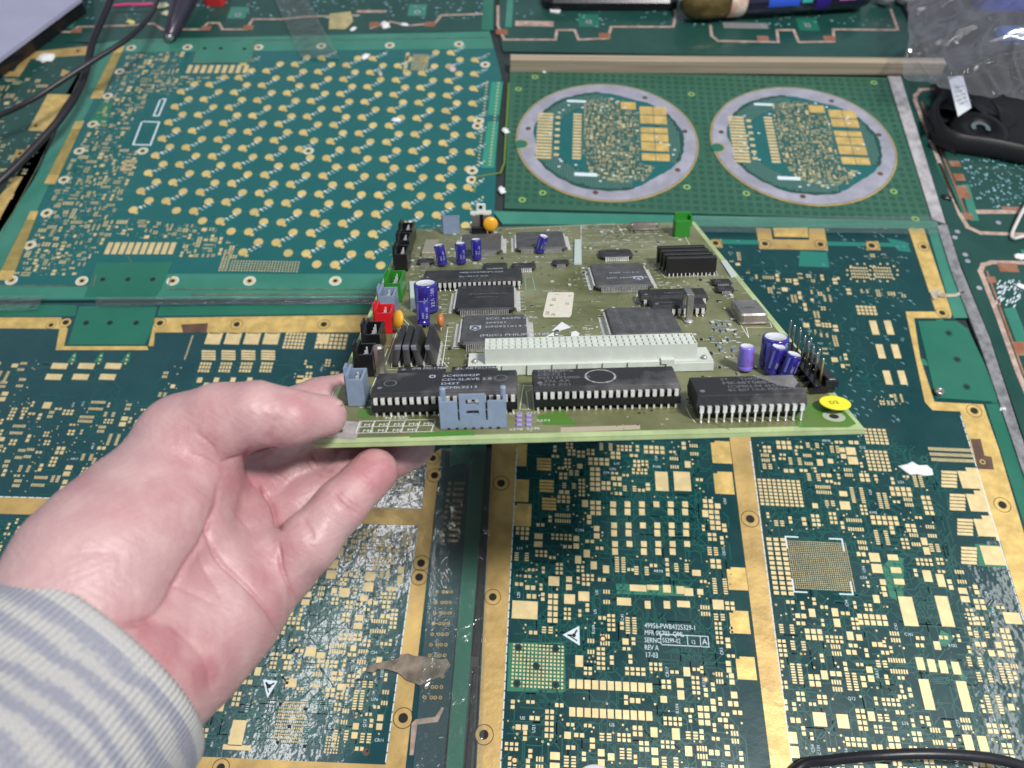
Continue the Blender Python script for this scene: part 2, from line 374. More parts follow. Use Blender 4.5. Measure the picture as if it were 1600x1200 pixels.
# notched power pads along the two gold strips
for x, y in ((808, 712), (811, 768), (815, 806), (1127, 708), (1131, 756), (1152, 906), (1156, 974), (1166, 1046)):
    s_ = -1 if x < 900 else 1; a, b = L(x, y)
    a_, b_ = P3.S(y); w, h = 30 * a_, 32 * b_
    mb.rect(a - w / 2, b - h / 2, a + w / 2, b + h / 2, .1, M_gold); mb.rect(a - w * .28, b + h / 2, a + w * .5, b + h / 2 + 1.3, .1, M_gold)
for x, y in ((1518, 750), (1531, 786), (1543, 825)):
    P3.R(mb, x, y, 36, 27, .1, M_goldl); P3.R(mb, x + 3, y - 16, 24, 6, .1, M_goldl); P3.R(mb, x + 16, y + 9, 10, 22, .105, M_goldl)
    for k in range(5): P3.R(mb, x - 35, y - 12 + k * 5.4, 24, 4.2, .1, M_goldl)
P3.R(mb, 1552, 868, 34, 30, .1, M_goldl)
for k in range(5): P3.R(mb, 1514, 857 + k * 5.6, 24, 4.4, .1, M_goldl)
for x, y in ((838, 728), (842, 762), (846, 790)):
    for k in range(4): P3.R(mb, x + 12, y - 10 + k * 5, 22, 3.8, .1, M_gold)
# wide terminals
for x, y, w, h in ((1066, 752, 26, 30), (1034, 752, 20, 30), (820, 953, 40, 28), (997, 919, 26, 10), (1020, 918, 18, 8), (1042, 920, 12, 12), (1063, 922, 12, 12), (1076, 925, 14, 12),
                   (975, 940, 22, 12), (1068, 944, 20, 10), (1042, 945, 10, 12), (1012, 945, 9, 12), (1281, 1124, 20, 22), (1317, 1127, 18, 22), (1419, 955, 22, 46), (1476, 955, 20, 48),
                   (1438, 1037, 12, 20), (1456, 1040, 12, 20), (1474, 1042, 12, 20), (1494, 1044, 12, 20), (1448, 1085, 16, 48), (1507, 1088, 16, 48), (1582, 966, 26, 18), (1449, 900, 13, 18), (1470, 907, 12, 20),
                   (1395, 871, 16, 9), (1400, 891, 16, 9), (1405, 909, 16, 9), (905, 1033, 12, 18), (1056, 1147, 12, 18), (1513, 1160, 14, 24), (1536, 1162, 14, 24)):
    P3.R(mb, x, y, w, h, .1, M_goldl)
P3.grid(mb, 1456, 722, 1520, 700, 26, 3, .6, .1, M_goldl)
for i in range(6):
    for (x0, y0) in ((1187, 752),): pass
P3.grid(mb, 1188, 790, 1250, 750, 9, 8, .72, .1, M_goldl)
P3.grid(mb, 1208, 930, 1228, 840, 3, 12, .7, .1, M_goldl)
for x, y in ((1366, 512), (1389, 512), (1376, 549), (1400, 549), (1387, 590), (1410, 590)): P3.R(mb, x, y, 11, 22, .1, M_goldl)
P3.grid(mb, 1340, 492, 1368, 478, 5, 3, .75, .1, M_goldl)
P3.grid(mb, 1353, 694, 1384, 670, 5, 5, .72, .1, M_goldl); P3.grid(mb, 1357, 736, 1386, 704, 5, 6, .7, .1, M_goldl)
for x, y in ((1345, 426), (1381, 426)):
    for k in range(12): a = rad(30 * k + 15); P3.R(mb, x + 22 * math.cos(a), y + 14 * math.sin(a), 3, 2.5, .1, M_goldl)
    P3.grid(mb, x - 14, y + 9, x + 10, y - 9, 7, 4, .6, .1, M_goldl)
# capacitor farm right of the middle
for j, y in enumerate((800, 833, 862)):
    for i in range(6):
        if (i + j) % 4 != 3: P3.R(mb, 958 + i * 22.5 + j * 1.5, y, 9, 10, .1, M_goldl)
        P3.R(mb, 958 + i * 22.5 + j * 1.5, y - 12, 9, 9, .1, M_goldl)
for j in range(2): P3.grid(mb, 888 + j * 0, 1077 + j * 44, 1018 + 2, 1066 + j * 44, 11, 1, .8, .1, M_goldl)
# printed block
for t, x, y, sz in (('49956-PWB4325329-1', 1007, 981, 3.9), ('MFR 0K703  QML', 1007, 992, 3.7), ('SERNO', 1007, 1003.5, 3.7), ('REV A', 1007, 1015, 3.7), ('17-03', 1008, 1027, 3.9)):
    u, v = L(x, y); mb.text(t, u, v, .15, sz, M_silk, 0, .76)
u, v = L(1035, 1003.8); mb.text('55299-02', u, v, .15, 3.5, M_silk, 0, .72); u2, v2 = L(1107, 1004)
mb.line([(u - .8, v - 1.2), (u2, v - 1.2), (u2, v + 4.3), (u - .8, v + 4.3)], .4, .15, M_silk, True)
mb.text('12', u2 - 9.2, v, .15, 3.0, M_silk, 0, .8); mb.text('A', u2 - 3.4, v, .15, 4.2, M_silk)
mb.line([(u2 - 4.2, v - 1.2), (u2 - 4.2, v + 4.3)], .35, .15, M_silk); mb.line([(u2 - 11, v - 1.2), (u2 - 11, v + 4.3)], .35, .15, M_silk)
def esd(mb, p, pts, z=.15, m=None):
    """white static-warning triangle with a dark struck-through hand mark"""
    T = p.P(pts); mb.poly(T, z, m or M_silk); c = (sum(a for a, b in T) / 3, sum(b for a, b in T) / 3)
    k = [((a - c[0]) * .5 + c[0], (b - c[1]) * .5 + c[1]) for a, b in T]
    mb.line([k[0], c, k[1]], .9, z + .04, M_hole); mb.line([k[2], k[0]], .6, z + .04, M_hole); mb.disc(c[0], c[1], 1.1, z + .05, M_hole, 8)
esd(mb, P3, [(879, 992), (905, 978), (906, 1009)])
for x, y in ((942, 998), (1102, 1062), (804, 1188), (998, 734)):
    u, v = L(x, y); mb.disc(u, v, 1.9, .1, M_brown, 12); mb.disc(u, v, 1.1, .14, M_goldl, 10)
u, v = L(1444, 706 + 12); mb.disc(u, v, 2.4, .1, M_trace, 12); mb.disc(u, v, 1.2, .14, M_hole, 10)
KO = [bx(P3, 795, 1000, 888, 1084), bx(P3, 1228, 838, 1328, 928), bx(P3, 1000, 966, 1112, 1032), bx(P3, 875, 972, 910, 1012), bx(P3, 950, 782, 1090, 864), bx(P3, 960, 908, 1082, 952),
      bx(P3, 1485, 740, 1570, 885), bx(P3, 795, 938, 842, 970), bx(P3, 1408, 928, 1490, 982), bx(P3, 1432, 1024, 1504, 1056), bx(P3, 1438, 1058, 1518, 1116), bx(P3, 1388, 862, 1415, 918), bx(P3, 885, 1064, 1022, 1078),
      bx(P3, 885, 1108, 1022, 1122), bx(P3, 1270, 1110, 1328, 1140), bx(P3, 1185, 745, 1255, 795), bx(P3, 1450, 695, 1525, 726), bx(P3, 1020, 735, 1082, 770), bx(P3, 1405, 655, 1510, 735), bx(P3, 1104, 690, 1142, 770), bx(P3, 802, 692, 852, 812)]
for i, y in enumerate((712, 768, 806)): pass
A_ = P3.P([(812, 694), (1128, 684), (1146, 905), (1178, 1300), (770, 1300), (790, 1100)])
scatter(P3, mb, A_, KO, 5, 1.08, 12000, clump=.2, sizes=1)
A_ = P3.P([(1180, 684), (1338, 682), (1352, 668), (1440, 690), (1500, 735), (1490, 800), (1500, 885), (1592, 960), (1600, 1300), (1240, 1300)])
scatter(P3, mb, A_, KO, 8, 1.06, 13000, clump=.2, sizes=1)
KO2 = [bx(P3, 1340, 470, 1420, 610), bx(P3, 1318, 405, 1408, 448), bx(P3, 1165, 350, 1300, 420)]
A_ = P3.P([(1120, 392), (1410, 396), (1425, 470), (1390, 480), (1430, 640), (1370, 640), (1290, 560), (1230, 480), (1150, 420)])
scatter(P3, mb, A_, KO2, 21, .74, 3200, clump=.66)
r_ = random.Random(3)
for _ in range(230):   # tiny printed ticks by the vias
    x, y = r_.uniform(1110, 1440), r_.uniform(355, 660)
    if x > 1415 and y > 480 or x < 1100 + (y - 345) * .75: continue
    u, v = L(x, y); mb.line([(u, v), (u + 1.2, v - .3), (u + 1.5, v - 1.2)], .35, .13, M_silkd)
P3board = mb.build('board', P3.root, center=False)
# gold borders, each one plated strip
def strip(p, name, pts, m=M_gold, z=.11, t=.12, holes=(), label=None, stitches=None):
    b_ = MB(); b_.prism(p.P(pts), z - t, z, m)
    for h in holes: eyelet(b_, p, *h[:2], r=h[2] if len(h) > 2 else 2.1, z=z + .02, ringm=m)
    if stitches:
        a, c = np.array(p.L(*stitches[0])), np.array(p.L(*stitches[1])); n = int(np.linalg.norm(c - a) / 4.6)
        for k in range(n): q = a + (c - a) * k / n; e = a + (c - a) * (k + .72) / n; b_.line([q, e], .55, z + .03, M_silk)
    return b_.build(name, p.root, center=False, label=label)
strip(P3, 'gold_border', [(785, 480), (824, 480), (808, 693), (782, 1191), (766, 1500), (726, 1500), (745, 1191), (769, 693)], M_goldd, holes=((783, 755, 2.4), (770, 933, 2.2), (756, 1148, 2.4)), stitches=((808, 700), (780, 1240)))
strip(P3, 'gold_border', [(1112, 480), (1144, 480), (1172, 680), (1239, 1200), (1278, 1500), (1242, 1500), (1204.5, 1200), (1139.5, 680)], M_goldd, holes=((1172, 811, 2.6),), stitches=((1172, 690), (1240, 1215)))
strip(P3, 'gold_border', [(1500, 643), (1457, 641), (1445, 628), (1415, 487), (1462, 487), (1419, 357), (1443, 356), (1487, 489), (1486, 497), (1428, 497), (1428 + 10, 560), (1460, 628), (1536, 632), (1560, 700), (1605, 850), (1700, 1200), (1668, 1200), (1600, 966)], M_gold,
      holes=((1443, 386), (1472, 489), (1522, 642, 2.4), (1566, 789, 2.4)), stitches=((1501, 650), (1600, 972)))
strip(P3, 'gold_border', [(1181, 356), (1204, 357), (1207, 374), (1264, 375), (1264, 357), (1288, 357), (1294, 391), (1187, 389)], M_goldd, holes=((1195, 381, 2.2), (1282, 382, 2.2)))
strip(P3, 'gold_pad', [(1208, 356), (1262, 356), (1263, 371), (1210, 370)], M_gold, .16)
strip(P3, 'gold_pad', [(1110, 374), (1127, 374), (1129, 387), (1112, 387)], M_goldd, holes=((1118, 380, 2.2),))
strip(P3, 'gold_pad', [(1353, 377), (1372, 377), (1376, 391), (1354, 391)], M_goldd, holes=((1362, 384, 2.4),))
strip(P3, 'edge_rail', [(770, 330), (1462, 345), (1470, 358), (785, 350)], M_green, .13)
strip(P3, 'edge_rail', [(1449, 357), (1470, 357), (1512, 497), (1490, 497)], M_green, .13)
strip(P3, 'edge_rail', [(1540, 632), (1566, 630), (1640, 880), (1720, 1200), (1708, 1200), (1610, 850)], M_green2, .13)
b_ = MB(); b_.prism(P3.P([(1434, 502), (1494, 502), (1512, 514), (1534, 560), (1560, 624), (1556, 628), (1462, 622)]), -1.4, .35, M_green2)
for x, y in ((1482, 521), (1495, 562), (1510, 605)): u, v = L(x, y); b_.ring(u, v, 1.6, 2.8, .38, M_trace, 16); b_.disc(u, v, 1.7, .40, M_hole, 14)
b_.build('breakaway_tab', P3.root, center=False)
b_ = MB(); b_.prism(P3.P([(1516, 686), (1532, 686), (1538, 712), (1549, 714), (1553, 734), (1528, 733)]), 0, .2, M_brown); u, v = L(1535, 722); b_.disc(u, v, 1.8, .24, M_goldd, 12); b_.disc(u, v, .9, .27, M_hole, 10)
b_.build('brown_mark', P3.root, center=False)

# ================================================================ lower left panel
P4 = Panel('circuit_board', 'scratched shiny teal panel at lower left under the hand, split by a gold strip', (300, 1180), 2.4)
L = P4.L; mb = MB()
mb.prism(P4.P([(-90, 474), (740, 472), (742, 690), (694, 1191), (668, 1500), (-500, 1500), (-400, 1100)]), -1.6, 0, M_tealw)
A_ = P4.P([(-20, 562), (80, 562), (250, 552), (400, 560), (560, 560), (640, 640), (660, 782), (200, 780), (-40, 770)])
KO = [bx(P4, 75, 545, 240, 620), bx(P4, 310, 515, 450, 615), bx(P4, 290, 510, 312, 570)]
scatter(P4, mb, A_, KO, 31, .95, 3200, clump=.6)
for k in range(3):
    for j in (0, 1): P4.R(mb, 93 + k * 42 - j * 9, 572 + j * 17, 25, 9, .1, M_goldl)
    mb.poly(P4.P([(104 + k * 42, 566), (116 + k * 42, 551), (120 + k * 42, 551), (118 + k * 42, 566)]), .05, MG)
    for j in range(3): P4.R(mb, 116 + k * 42 - j * 2, 556 + j * 6, 3, 2.5, .1, M_goldl)
P4.grid(mb, 287, 562, 303, 524, 3, 22, .7, .1, M_goldl)
for k in range(4):
    P4.R(mb, 334 + k * 30, 529, 24, 18, .1, M_goldl); P4.R(mb, 336 + k * 30, 519.5, 18, 4, .1, M_goldl)
    for j in range(4): P4.R(mb, 326 + k * 31, 549 + j * 4, 22, 3, .1, M_goldl)
    P4.grid(mb, 308 + k * 32, 582, 332 + k * 32, 566, 4, 3, .75, .1, M_goldl)
    for j in range(2): P4.R(mb, 312 + k * 26 + j * 10, 594 + j * 8, 8, 8, .1, M_goldl)
P4.grid(mb, 440, 545, 480, 520, 6, 5, .75, .1, M_goldl); P4.grid(mb, 490, 545, 545, 522, 7, 4, .75, .1, M_goldl); P4.R(mb, 505, 530, 18, 14, .11, M_goldl); P4.R(mb, 480, 595, 34, 9, .1, M_goldl)
A_ = P4.P([(-60, 806), (646, 826), (600, 1160), (580, 1176), (-60, 1150)])
KO = [bx(P4, 405, 1092, 505, 1172), bx(P4, 400, 1060, 435, 1092), bx(P4, 335, 1120, 395, 1172), bx(P4, 470, 930, 540, 1020, -6), bx(P4, 520, 860, 575, 910, -8)]
scatter(P4, mb, A_, KO, 34, 1.0, 26000, clump=.12, silk=True, sizes=1)
P4.grid(mb, 425, 1160, 482, 1096, 14, 13, .55, .1, M_goldl); P4.grid(mb, 505, 1178, 532, 1150, 5, 6, .55, .1, M_goldl)
for x, y in ((438, 1100), (478, 1108), (452, 1135), (434, 1160), (476, 1166)): u, v = L(x, y); mb.disc(u, v, 1.8, .14, M_tealw, 10); mb.disc(u, v, .9, .18, M_hole, 8)
P4.R(mb, 371, 1145, 22, 40, .1, M_goldl); P4.R(mb, 370, 1168, 44, 8, .1, M_goldl); P4.R(mb, 455, 1067, 17, 14, .1, M_goldl)
esd(mb, P4, [(411, 1062), (434, 1064), (418, 1091)])
u, v = L(583, 830); mb.ring(u, v, 1.6, 2.2, .1, M_goldl, 14); u, v = L(572, 1175); mb.disc(u, v, 1.8, .1, M_brown, 10)
# column of plated holes on the strip right of the gold border
for col, (x0, x1) in enumerate(((703, 664), (713, 674), (719, 680), (724, 688))):
    for k in range(11):
        for (ya, yb) in ((755, 845), (925, 1090)):
            y = ya + (yb - ya) * k / 10.; x = x0 + (x1 - x0) * (y - 750) / 340; u, v = L(x, y); mb.disc(u, v, .95, .1, M_goldd, 10); mb.disc(u, v, .5, .14, M_hole, 8)
mb.poly(P4.P([(704, 697), (738, 697), (734, 726), (722, 724), (702, 730)]), .2, M_green)
mb.poly(P4.P([(643, 1130), (650, 1124), (680, 1120), (690, 1105), (694, 1106), (684, 1128), (652, 1132), (646, 1180), (640, 1180)]), .06, M_pinkbr)
mb.build('board', P4.root, center=False)
strip(P4, 'gold_border', [(-90, 496), (96, 496), (96, 497), (106, 514), (100, 541), (230, 541), (232, 547), (87, 547), (93, 514), (-90, 512)], M_gold, holes=((103, 504), (80, 508, 1.6)))
strip(P4, 'gold_border', [(240, 541), (232, 541), (242, 497), (725, 490), (722, 519), (242, 519.5)], M_gold, holes=((250, 505), (370, 507), (506, 507)))
strip(P4, 'gold_border', [(-90, 774), (660, 795), (653, 821), (-100, 800)], M_goldd, stitches=((-40, 775), (655, 795)))
strip(P4, 'gold_border', [(668, 715), (690, 700), (634, 1195), (630, 1240), (596, 1240), (603, 1191), (653, 822), (660, 795)], M_goldd, .115, holes=((679, 743, 2.3), (676, 716, 2.1), (658, 880, 2.3), (655, 902, 2.3), (630, 1122, 2.5)), stitches=((652, 830), (602, 1195)))
strip(P4, 'gold_border', [(-200, 1160), (603, 1195), (600, 1240), (-200, 1230)], M_goldd, .11, holes=((345, 1200),))
strip(P4, 'gold_finger', [(283, 507), (325, 505), (323, 520), (286, 520)], M_brown, .16)
b_ = MB(); b_.prism(P4.P([(124, 479), (246, 479), (236, 520), (226, 539), (106, 539), (112, 520)]), -1.4, .35, M_green2)
for x, y in ((135, 505), (172, 505), (213, 505)): u, v = L(x, y); b_.disc(u, v, 2.0, .4, M_hole, 12)
b_.build('breakaway_tab', P4.root, center=False)
strip(P4, 'edge_rail', [(-90, 475), (120, 477), (118, 494), (-90, 494)], M_green2, .13)
strip(P4, 'edge_rail', [(250, 478), (742, 474), (740, 488), (246, 494)], M_green2, .13)
# loose laminate bars between the two lower panels
def bar(name, label, cat, pts, z0, z1, m, group=None):
    b_ = MB(); w_ = [G(*p) for p in pts]; b_.prism(w_, z0, z1, m); o = b_.build(name); tag(o, label, cat, group); return o
bar('green_bar', 'long green laminate bar in the gap between the two lower panels', 'bar', [(741, 640), (764, 640), (745, 900), (720, 1240), (694, 1240), (722, 890)], -1.5, 1.4, M_green2)
bar('rubber_strip', 'glossy black strip between green bar and gold border, lower segment', 'strip', [(741, 1042), (746, 1042), (733, 1240), (725, 1240)], -1.5, .8, M_blackgap)
bar('rubber_strip', 'glossy black strip between green bar and gold border, upper segment', 'strip', [(752, 870), (758, 870), (747, 1024), (738, 1024)], -1.5, .8, M_blackgap)

# ================================================================ upper left panel with the lattice of round contacts
P1 = Panel('circuit_board', 'teal panel at upper left with diagonal rows of round gold contacts', (400, 440), 1.4)
L = P1.L; mb = MB()
mb.prism(P1.P([(150, 68), (765, 48), (784, 120), (776, 240), (768, 466), (-90, 470)]), -1.6, 0, M_teal1)
u0, v0 = L(249, 166); rows = 42
M_dot = mat('round_contact_gold', (.74, .56, .22), .42, metal=.3, var=.12, vs=60)
M_trace1 = mat('faint_trace_teal', (.02, .14, .13), .4)
lat = P1.P([(262, 140), (300, 128), (330, 122), (372, 92), (742, 78), (752, 128), (742, 300), (760, 420), (540, 424), (380, 405), (330, 350), (190, 338), (235, 200)])
for j in range(-20, 30):
    for i in range(-9, 14):
        for k in (0, 1):
            u = u0 + i * 46.5 + k * 13.2 + (22.5 if j % 2 else 0) + 0.2 * j; v = v0 - j * 10.6
            if inpoly(u, v, lat):
                mb.disc(u, v, 3.45, .1, M_dot, 14, 3.8)
                if k: mb.rect(u + 2.0, v - 4.6, u + 4.6, v - 2.0, .108, M_dot)
                if k:
                    for q in range(7):
                        a_, b_ = u + 3.4 + (q // 2) * 2.6 + (q % 2) * 1.6, v + 2.2 + (q // 2) * 2.2 - (q % 2) * 1.3; mb.rect(a_, b_, a_ + rnd.uniform(1.3, 2.5), b_ + rnd.uniform(1.0, 2.0), .12 + .003 * q, (M_silk, M_silkd, M_goldl, M_silkd)[q % 4])
                    mb.line([(u - 13, v), (u + 6, v), (u + 14, v + 8)], .9, .05, M_trace1)
for x, y in ((205, 75), (187, 112), (168, 150), (145, 194), (124, 236), (100, 281), (73, 333), (47, 383), (18, 438), (223, 236), (293, 74), (482, 236), (404, 74), (502, 72), (609, 71), (717, 69), (128, 439), (270, 439), (390, 439), (524, 439), (738, 267), (737, 281), (748, 189), (746, 197), (758, 101)):
    u, v = L(x, y); mb.disc(u, v, 4.4, .12, M_silk, 16); mb.disc(u, v, 3.6, .15, M_goldl, 16); mb.disc(u, v, 1.7, .19, M_hole, 12)
A_ = P1.P([(210, 82), (296, 78), (290, 100), (395, 120), (300, 130), (262, 150), (230, 220), (180, 340), (330, 350), (400, 405), (270, 402), (145, 402), (130, 430), (20, 432), (60, 345), (130, 215), (200, 82)])
KO = [bx(P1, 215, 180, 250, 232), bx(P1, 235, 150, 262, 184), bx(P1, 287, 95, 388, 118), bx(P1, 165, 375, 276, 402)]
scatter(P1, mb, A_, KO, 41, .70, 11000, clump=.1)
for q in ([(222, 190), (249, 191), (235, 227), (208, 226)], [(251, 155), (259, 155), (248, 181), (240, 181)]): mb.line(P1.P(q), 1.4, .14, M_silk, True)
for k in range(9): a = L(296 + k * 11, 108); mb.rect(a[0] - 2, a[1] - 6, a[0] + 2, a[1] + 6, .1, M_goldl)
for k in range(10): a = L(170 + k * 11, 388); mb.rect(a[0] - 1.9, a[1] - 6, a[0] + 1.9, a[1] + 6, .1, M_goldl)
P1.grid(mb, 187, 268, 214, 249, 10, 3, .7, .1, M_goldl); P1.grid(mb, 641, 110, 671, 85, 16, 14, .6, .1, M_goldl); P1.grid(mb, 629, 112, 641, 82, 1, 6, .8, .1, M_goldl)
P1.grid(mb, 356, 424, 470, 408, 24, 5, .5, .1, M_goldl); P1.grid(mb, 340, 424, 365, 390, 3, 10, .6, .1, M_goldl)
for q in ([(768, 128), (786, 128), (780, 180), (762, 180)], [(762, 190), (779, 190), (772, 262), (752, 262)]): mb.poly(P1.P(q), .05, mat('green_pour2', (.03, .25, .17), .5))
for j in range(26):
    for sx in (-1, 1): P1.R(mb, 770 + sx * 9 - j * .55, 130 + j * 5.1, 3, 1.8, .1, M_goldl)
mb.line(P1.P([(795, 130), (788, 255), (782, 270), (745, 276), (741, 300)]), 1.6, .12, mat('olive_edge', (.12, .20, .03), .5))
for q in ([(130, 248), (170, 160), (185, 162), (150, 250)],): mb.poly(P1.P([(138, 190), (160, 158), (178, 160), (165, 195)]), .04, MG)
mb.build('board', P1.root, center=False)
strip(P1, 'edge_rail', [(152, 68), (196, 62), (76, 290), (10, 430), (-50, 440), (60, 270)], M_green, .11)
strip(P1, 'edge_rail', [(196, 62), (765, 49), (772, 76), (190, 82)], M_green, .112, t=.1)
strip(P1, 'edge_rail', [(-60, 446), (146, 446), (148, 430), (268, 428), (770, 428), (768, 464), (-80, 468)], M_green, .11)
for q in ([(182, 72), (195, 72), (158, 154), (141, 154)], [(118, 190), (132, 189), (86, 288), (69, 287)], [(48, 330), (60, 330), (18, 438), (-6, 438)]):
    b_ = MB(); Q = P1.P(q); b_.prism(Q, 0, .2, M_gold); n = 34
    for k in range(1, n):
        t = k / n
        if t < .13 or t > .86: continue
        a = [Q[0][i] + (Q[3][i] - Q[0][i]) * t for i in (0, 1)]; c = [Q[1][i] + (Q[2][i] - Q[1][i]) * t for i in (0, 1)]; b_.line([a, c], 1.1, .24, mat('gap_olive', (.12, .13, .04), .6))
    b_.build('edge_contact', P1.root, center=False)
b_ = MB(); m_seam = mat('grimy_seam', (.16, .17, .10), .6, col2=(.05, .09, .06), vs=90)   # scored break lines along the rails
for q, w in (([(-60, 447), (146, 447), (150, 431)], .9), ([(268, 431), (262, 452), (700, 453)], .9), ([(300, 461), (740, 460)], 1.3), ([(200, 65), (560, 62), (764, 59)], .7), ([(140, 90), (60, 260), (0, 372)], .8), ([(200, 400), (205, 410)], .8), ([(301, 99), (392, 98), (400, 62)], .9), ([(312, 66), (301, 99)], .9)): b_.line(P1.P(q), w, .42, m_seam)
b_.build('score_line', P1.root, center=False)
def tab(p, pts, holes=(), m=None, z=.35, label=None):
    b_ = MB(); b_.prism(p.P(pts), -1.4, z, m or M_green)
    for x, y in holes: u, v = p.L(x, y); b_.disc(u, v, 1.9, z + .04, M_hole, 12)
    return b_.build('breakaway_tab', p.root, center=False, label=label)
tab(P1, [(315, 62), (400, 60), (392, 98), (301, 99)], ((320, 76), (345, 76), (382, 77)))
tab(P1, [(152, 411), (270, 410), (250, 455), (242, 464), (132, 464)], ((161, 437), (200, 437), (239, 437)), M_green2)

# ================================================================ panel with the two round coin boards
P2 = Panel('circuit_board', 'dotted green panel holding two ring-bordered round boards below the wooden slat', (790, 325), 3.6)
L = P2.L; mb = MB()
mb.prism(P2.P([(797, 112), (1392, 122), (1458, 345), (788, 326)]), -1.6, .5, M_circ)
pu = L(1392, 122); Q = P2.P([(797, 112), (1392, 122), (1458, 345), (788, 326)])
xs = [q[0] for q in Q]; ys = [q[1] for q in Q]
md = mat('darker_checker', (.017, .078, .048), .5)
C1, C2 = L(948, 219), L(1253, 224.5); RO = 75.0
u = min(xs)
while u < max(xs):
    v = min(ys)
    while v < max(ys):
        if inpoly(u, v, Q) and inpoly(u + 3, v + 3, Q) and min(math.hypot(u - C1[0], v - C1[1]), math.hypot(u - C2[0], v - C2[1])) > RO + 1: mb.rect(u, v, u + 4.2, v + 4.2, .53, md)
        v += 6.9
    u += 6.9
for x, y in ((836, 121), (810, 140), (816, 313), (848, 302), (1080, 148), (1073, 293), (1365, 130), (1430, 343), (1396, 300), (1166, 303)):
    u, v = L(x, y); mb.disc(u, v, 3, .56, mat('lime_dot', (.22, .38, .12), .5), 12); mb.disc(u, v, 1.3, .6, M_hole, 8)
mb.build('board', P2.root, center=False)
def coin(c, seed, rot=0):
    b_ = MB(); cx, cy = c; r = random.Random(seed)
    b_.rev([(RO, .5), (RO, 1.1), (RO - 1.2, 1.25)], M_goldd, (cx, cy, 0), n=64, smooth=False)
    b_.disc(cx, cy, RO - 1.2, 1.28, M_teal1, 64)
    # ragged tin ring with an inner edge that steps in
    n = 96; vs = []; 
    for k in range(n):
        a = 2 * math.pi * k / n; ri = RO * (.82 + .022 * math.sin(3 * a + 1) + .012 * round(math.sin(9 * a))); 
        vs.append((cx + ri * math.cos(a), cy + ri * math.sin(a), 1.34))
    for k in range(n): a = 2 * math.pi * k / n; vs.append((cx + (RO - 1.6) * math.cos(a), cy + (RO - 1.6) * math.sin(a), 1.34))
    b_.add(vs, [(i, n + i, n + (i + 1) % n, (i + 1) % n) for i in range(n)], M_silver)
    dk = mat('dark_dot_field', (.012, .062, .05), .5)
    for j_, (a0, a1) in enumerate(((-25, 38), (95, 150), (200, 290))):
        K_ = 14; ra = [rad(a0 + (a1 - a0) * i / K_) for i in range(K_ + 1)]; b_.add([(cx + RO * .60 * math.cos(a), cy + RO * .60 * math.sin(a), 1.31) for a in ra] + [(cx + RO * (.835 + .012 * (i % 2)) * math.cos(a), cy + RO * (.835 + .012 * (i % 2)) * math.sin(a), 1.36) for i, a in enumerate(ra)], [(i, K_ + 1 + i, K_ + 2 + i, i + 1) for i in range(K_)], dk)
    # notch on the left
    b_.disc(cx - RO + 5, cy - 11, 5.4, 1.40, M_green2, 16); b_.ring(cx - RO + 5, cy - 11, 5.0, 6.2, 1.43, M_goldd, 20, -100, 100)
    for a in (12, 60, 172, 262, 328): b_.disc(cx + RO * .88 * math.cos(rad(a)), cy + RO * .88 * math.sin(rad(a)), 2.3, 1.40, M_brown, 12)
    md = mat('dark_dot_pattern', (.14, .30, .27), .5); 
    done = set()
    for (a0, a1) in ((-25, 38), (95, 150), (200, 290)):
        for k in range(1500):
            a = rad(r.uniform(a0, a1)); q = RO * r.uniform(.62, .80); x = round(q * math.cos(a) / 2.1) * 2.1; y = round(q * math.sin(a) / 2.1) * 2.1
            if math.hypot(x, y) < RO * .805 and (x, y) not in done: done.add((x, y)); b_.rect(cx + x - .55, cy + y - .55, cx + x + .55, cy + y + .55, 1.38, md)
    for k in range(15):
        b_.rect(cx - 58, cy + 28 - k * 4.0, cx - 45, cy + 30.6 - k * 4.0, 1.4, M_goldl)
        if k % 2: b_.rect(cx - 43, cy + 28 - k * 4.0, cx - 39, cy + 31 - k * 4.0, 1.4, M_goldl)
        b_.rect(cx - 28, cy + 29 - k * 4.0, cx - 21, cy + 31.6 - k * 4.0, 1.4, M_goldl)
    for j, (a, h) in enumerate(((34, 10), (22, 10), (10, 6), (-1, 9), (-13, 10), (-25, 8))):
        for i in (0, 1): b_.rect(cx + 28 + i * 11.5, cy + a, cx + 39 + i * 11.5, cy + a + h + .8, 1.4, M_gold)
    b_.rect(cx + 12, cy + 40, cx + 25, cy + 50, 1.4, M_gold)
    P = [(cx - 20, cy + 50), (cx + 2, cy + 57), (cx + 27, cy + 50), (cx + 27, cy - 28), (cx + 40, cy - 32), (cx + 30, cy - 50), (cx + 6, cy - 54), (cx - 14, cy - 44), (cx - 20, cy - 20)]
    scatter(P2, b_, P, [(cx + 11, cy + 39, cx + 26, cy + 51)], seed, .50, 20000, silk=False, zg=1.4, gold=M_goldl, clump=0)
    for k in range(26):
        a = r.uniform(0, 6.28); q = r.uniform(.45, .75) * RO; x, y = cx + q * math.cos(a), cy + q * math.sin(a); b_.rect(x, y, x + 2.2, y + 1.4, 1.42 + .004 * k, M_silk)
    b_.rect(cx - 34, cy + 47, cx - 18, cy + 50, 1.42, M_silk); b_.rect(cx - 26, cy - 47, cx - 8, cy - 43, 1.42, M_silk)
    return b_.build('round_board', P2.root, center=False)
coin(C1, 71); coin(C2, 73)
bar('tape_strip', 'grimy pale strip of tape running down the right side of the round boards', 'tape', [(1386, 122), (1406, 122), (1476, 352), (1455, 345)], -.4, 1.9, mat('grimy_tape', (.46, .44, .46), .45, col2=(.28, .27, .28), vs=120, bump=.4, bs=300))
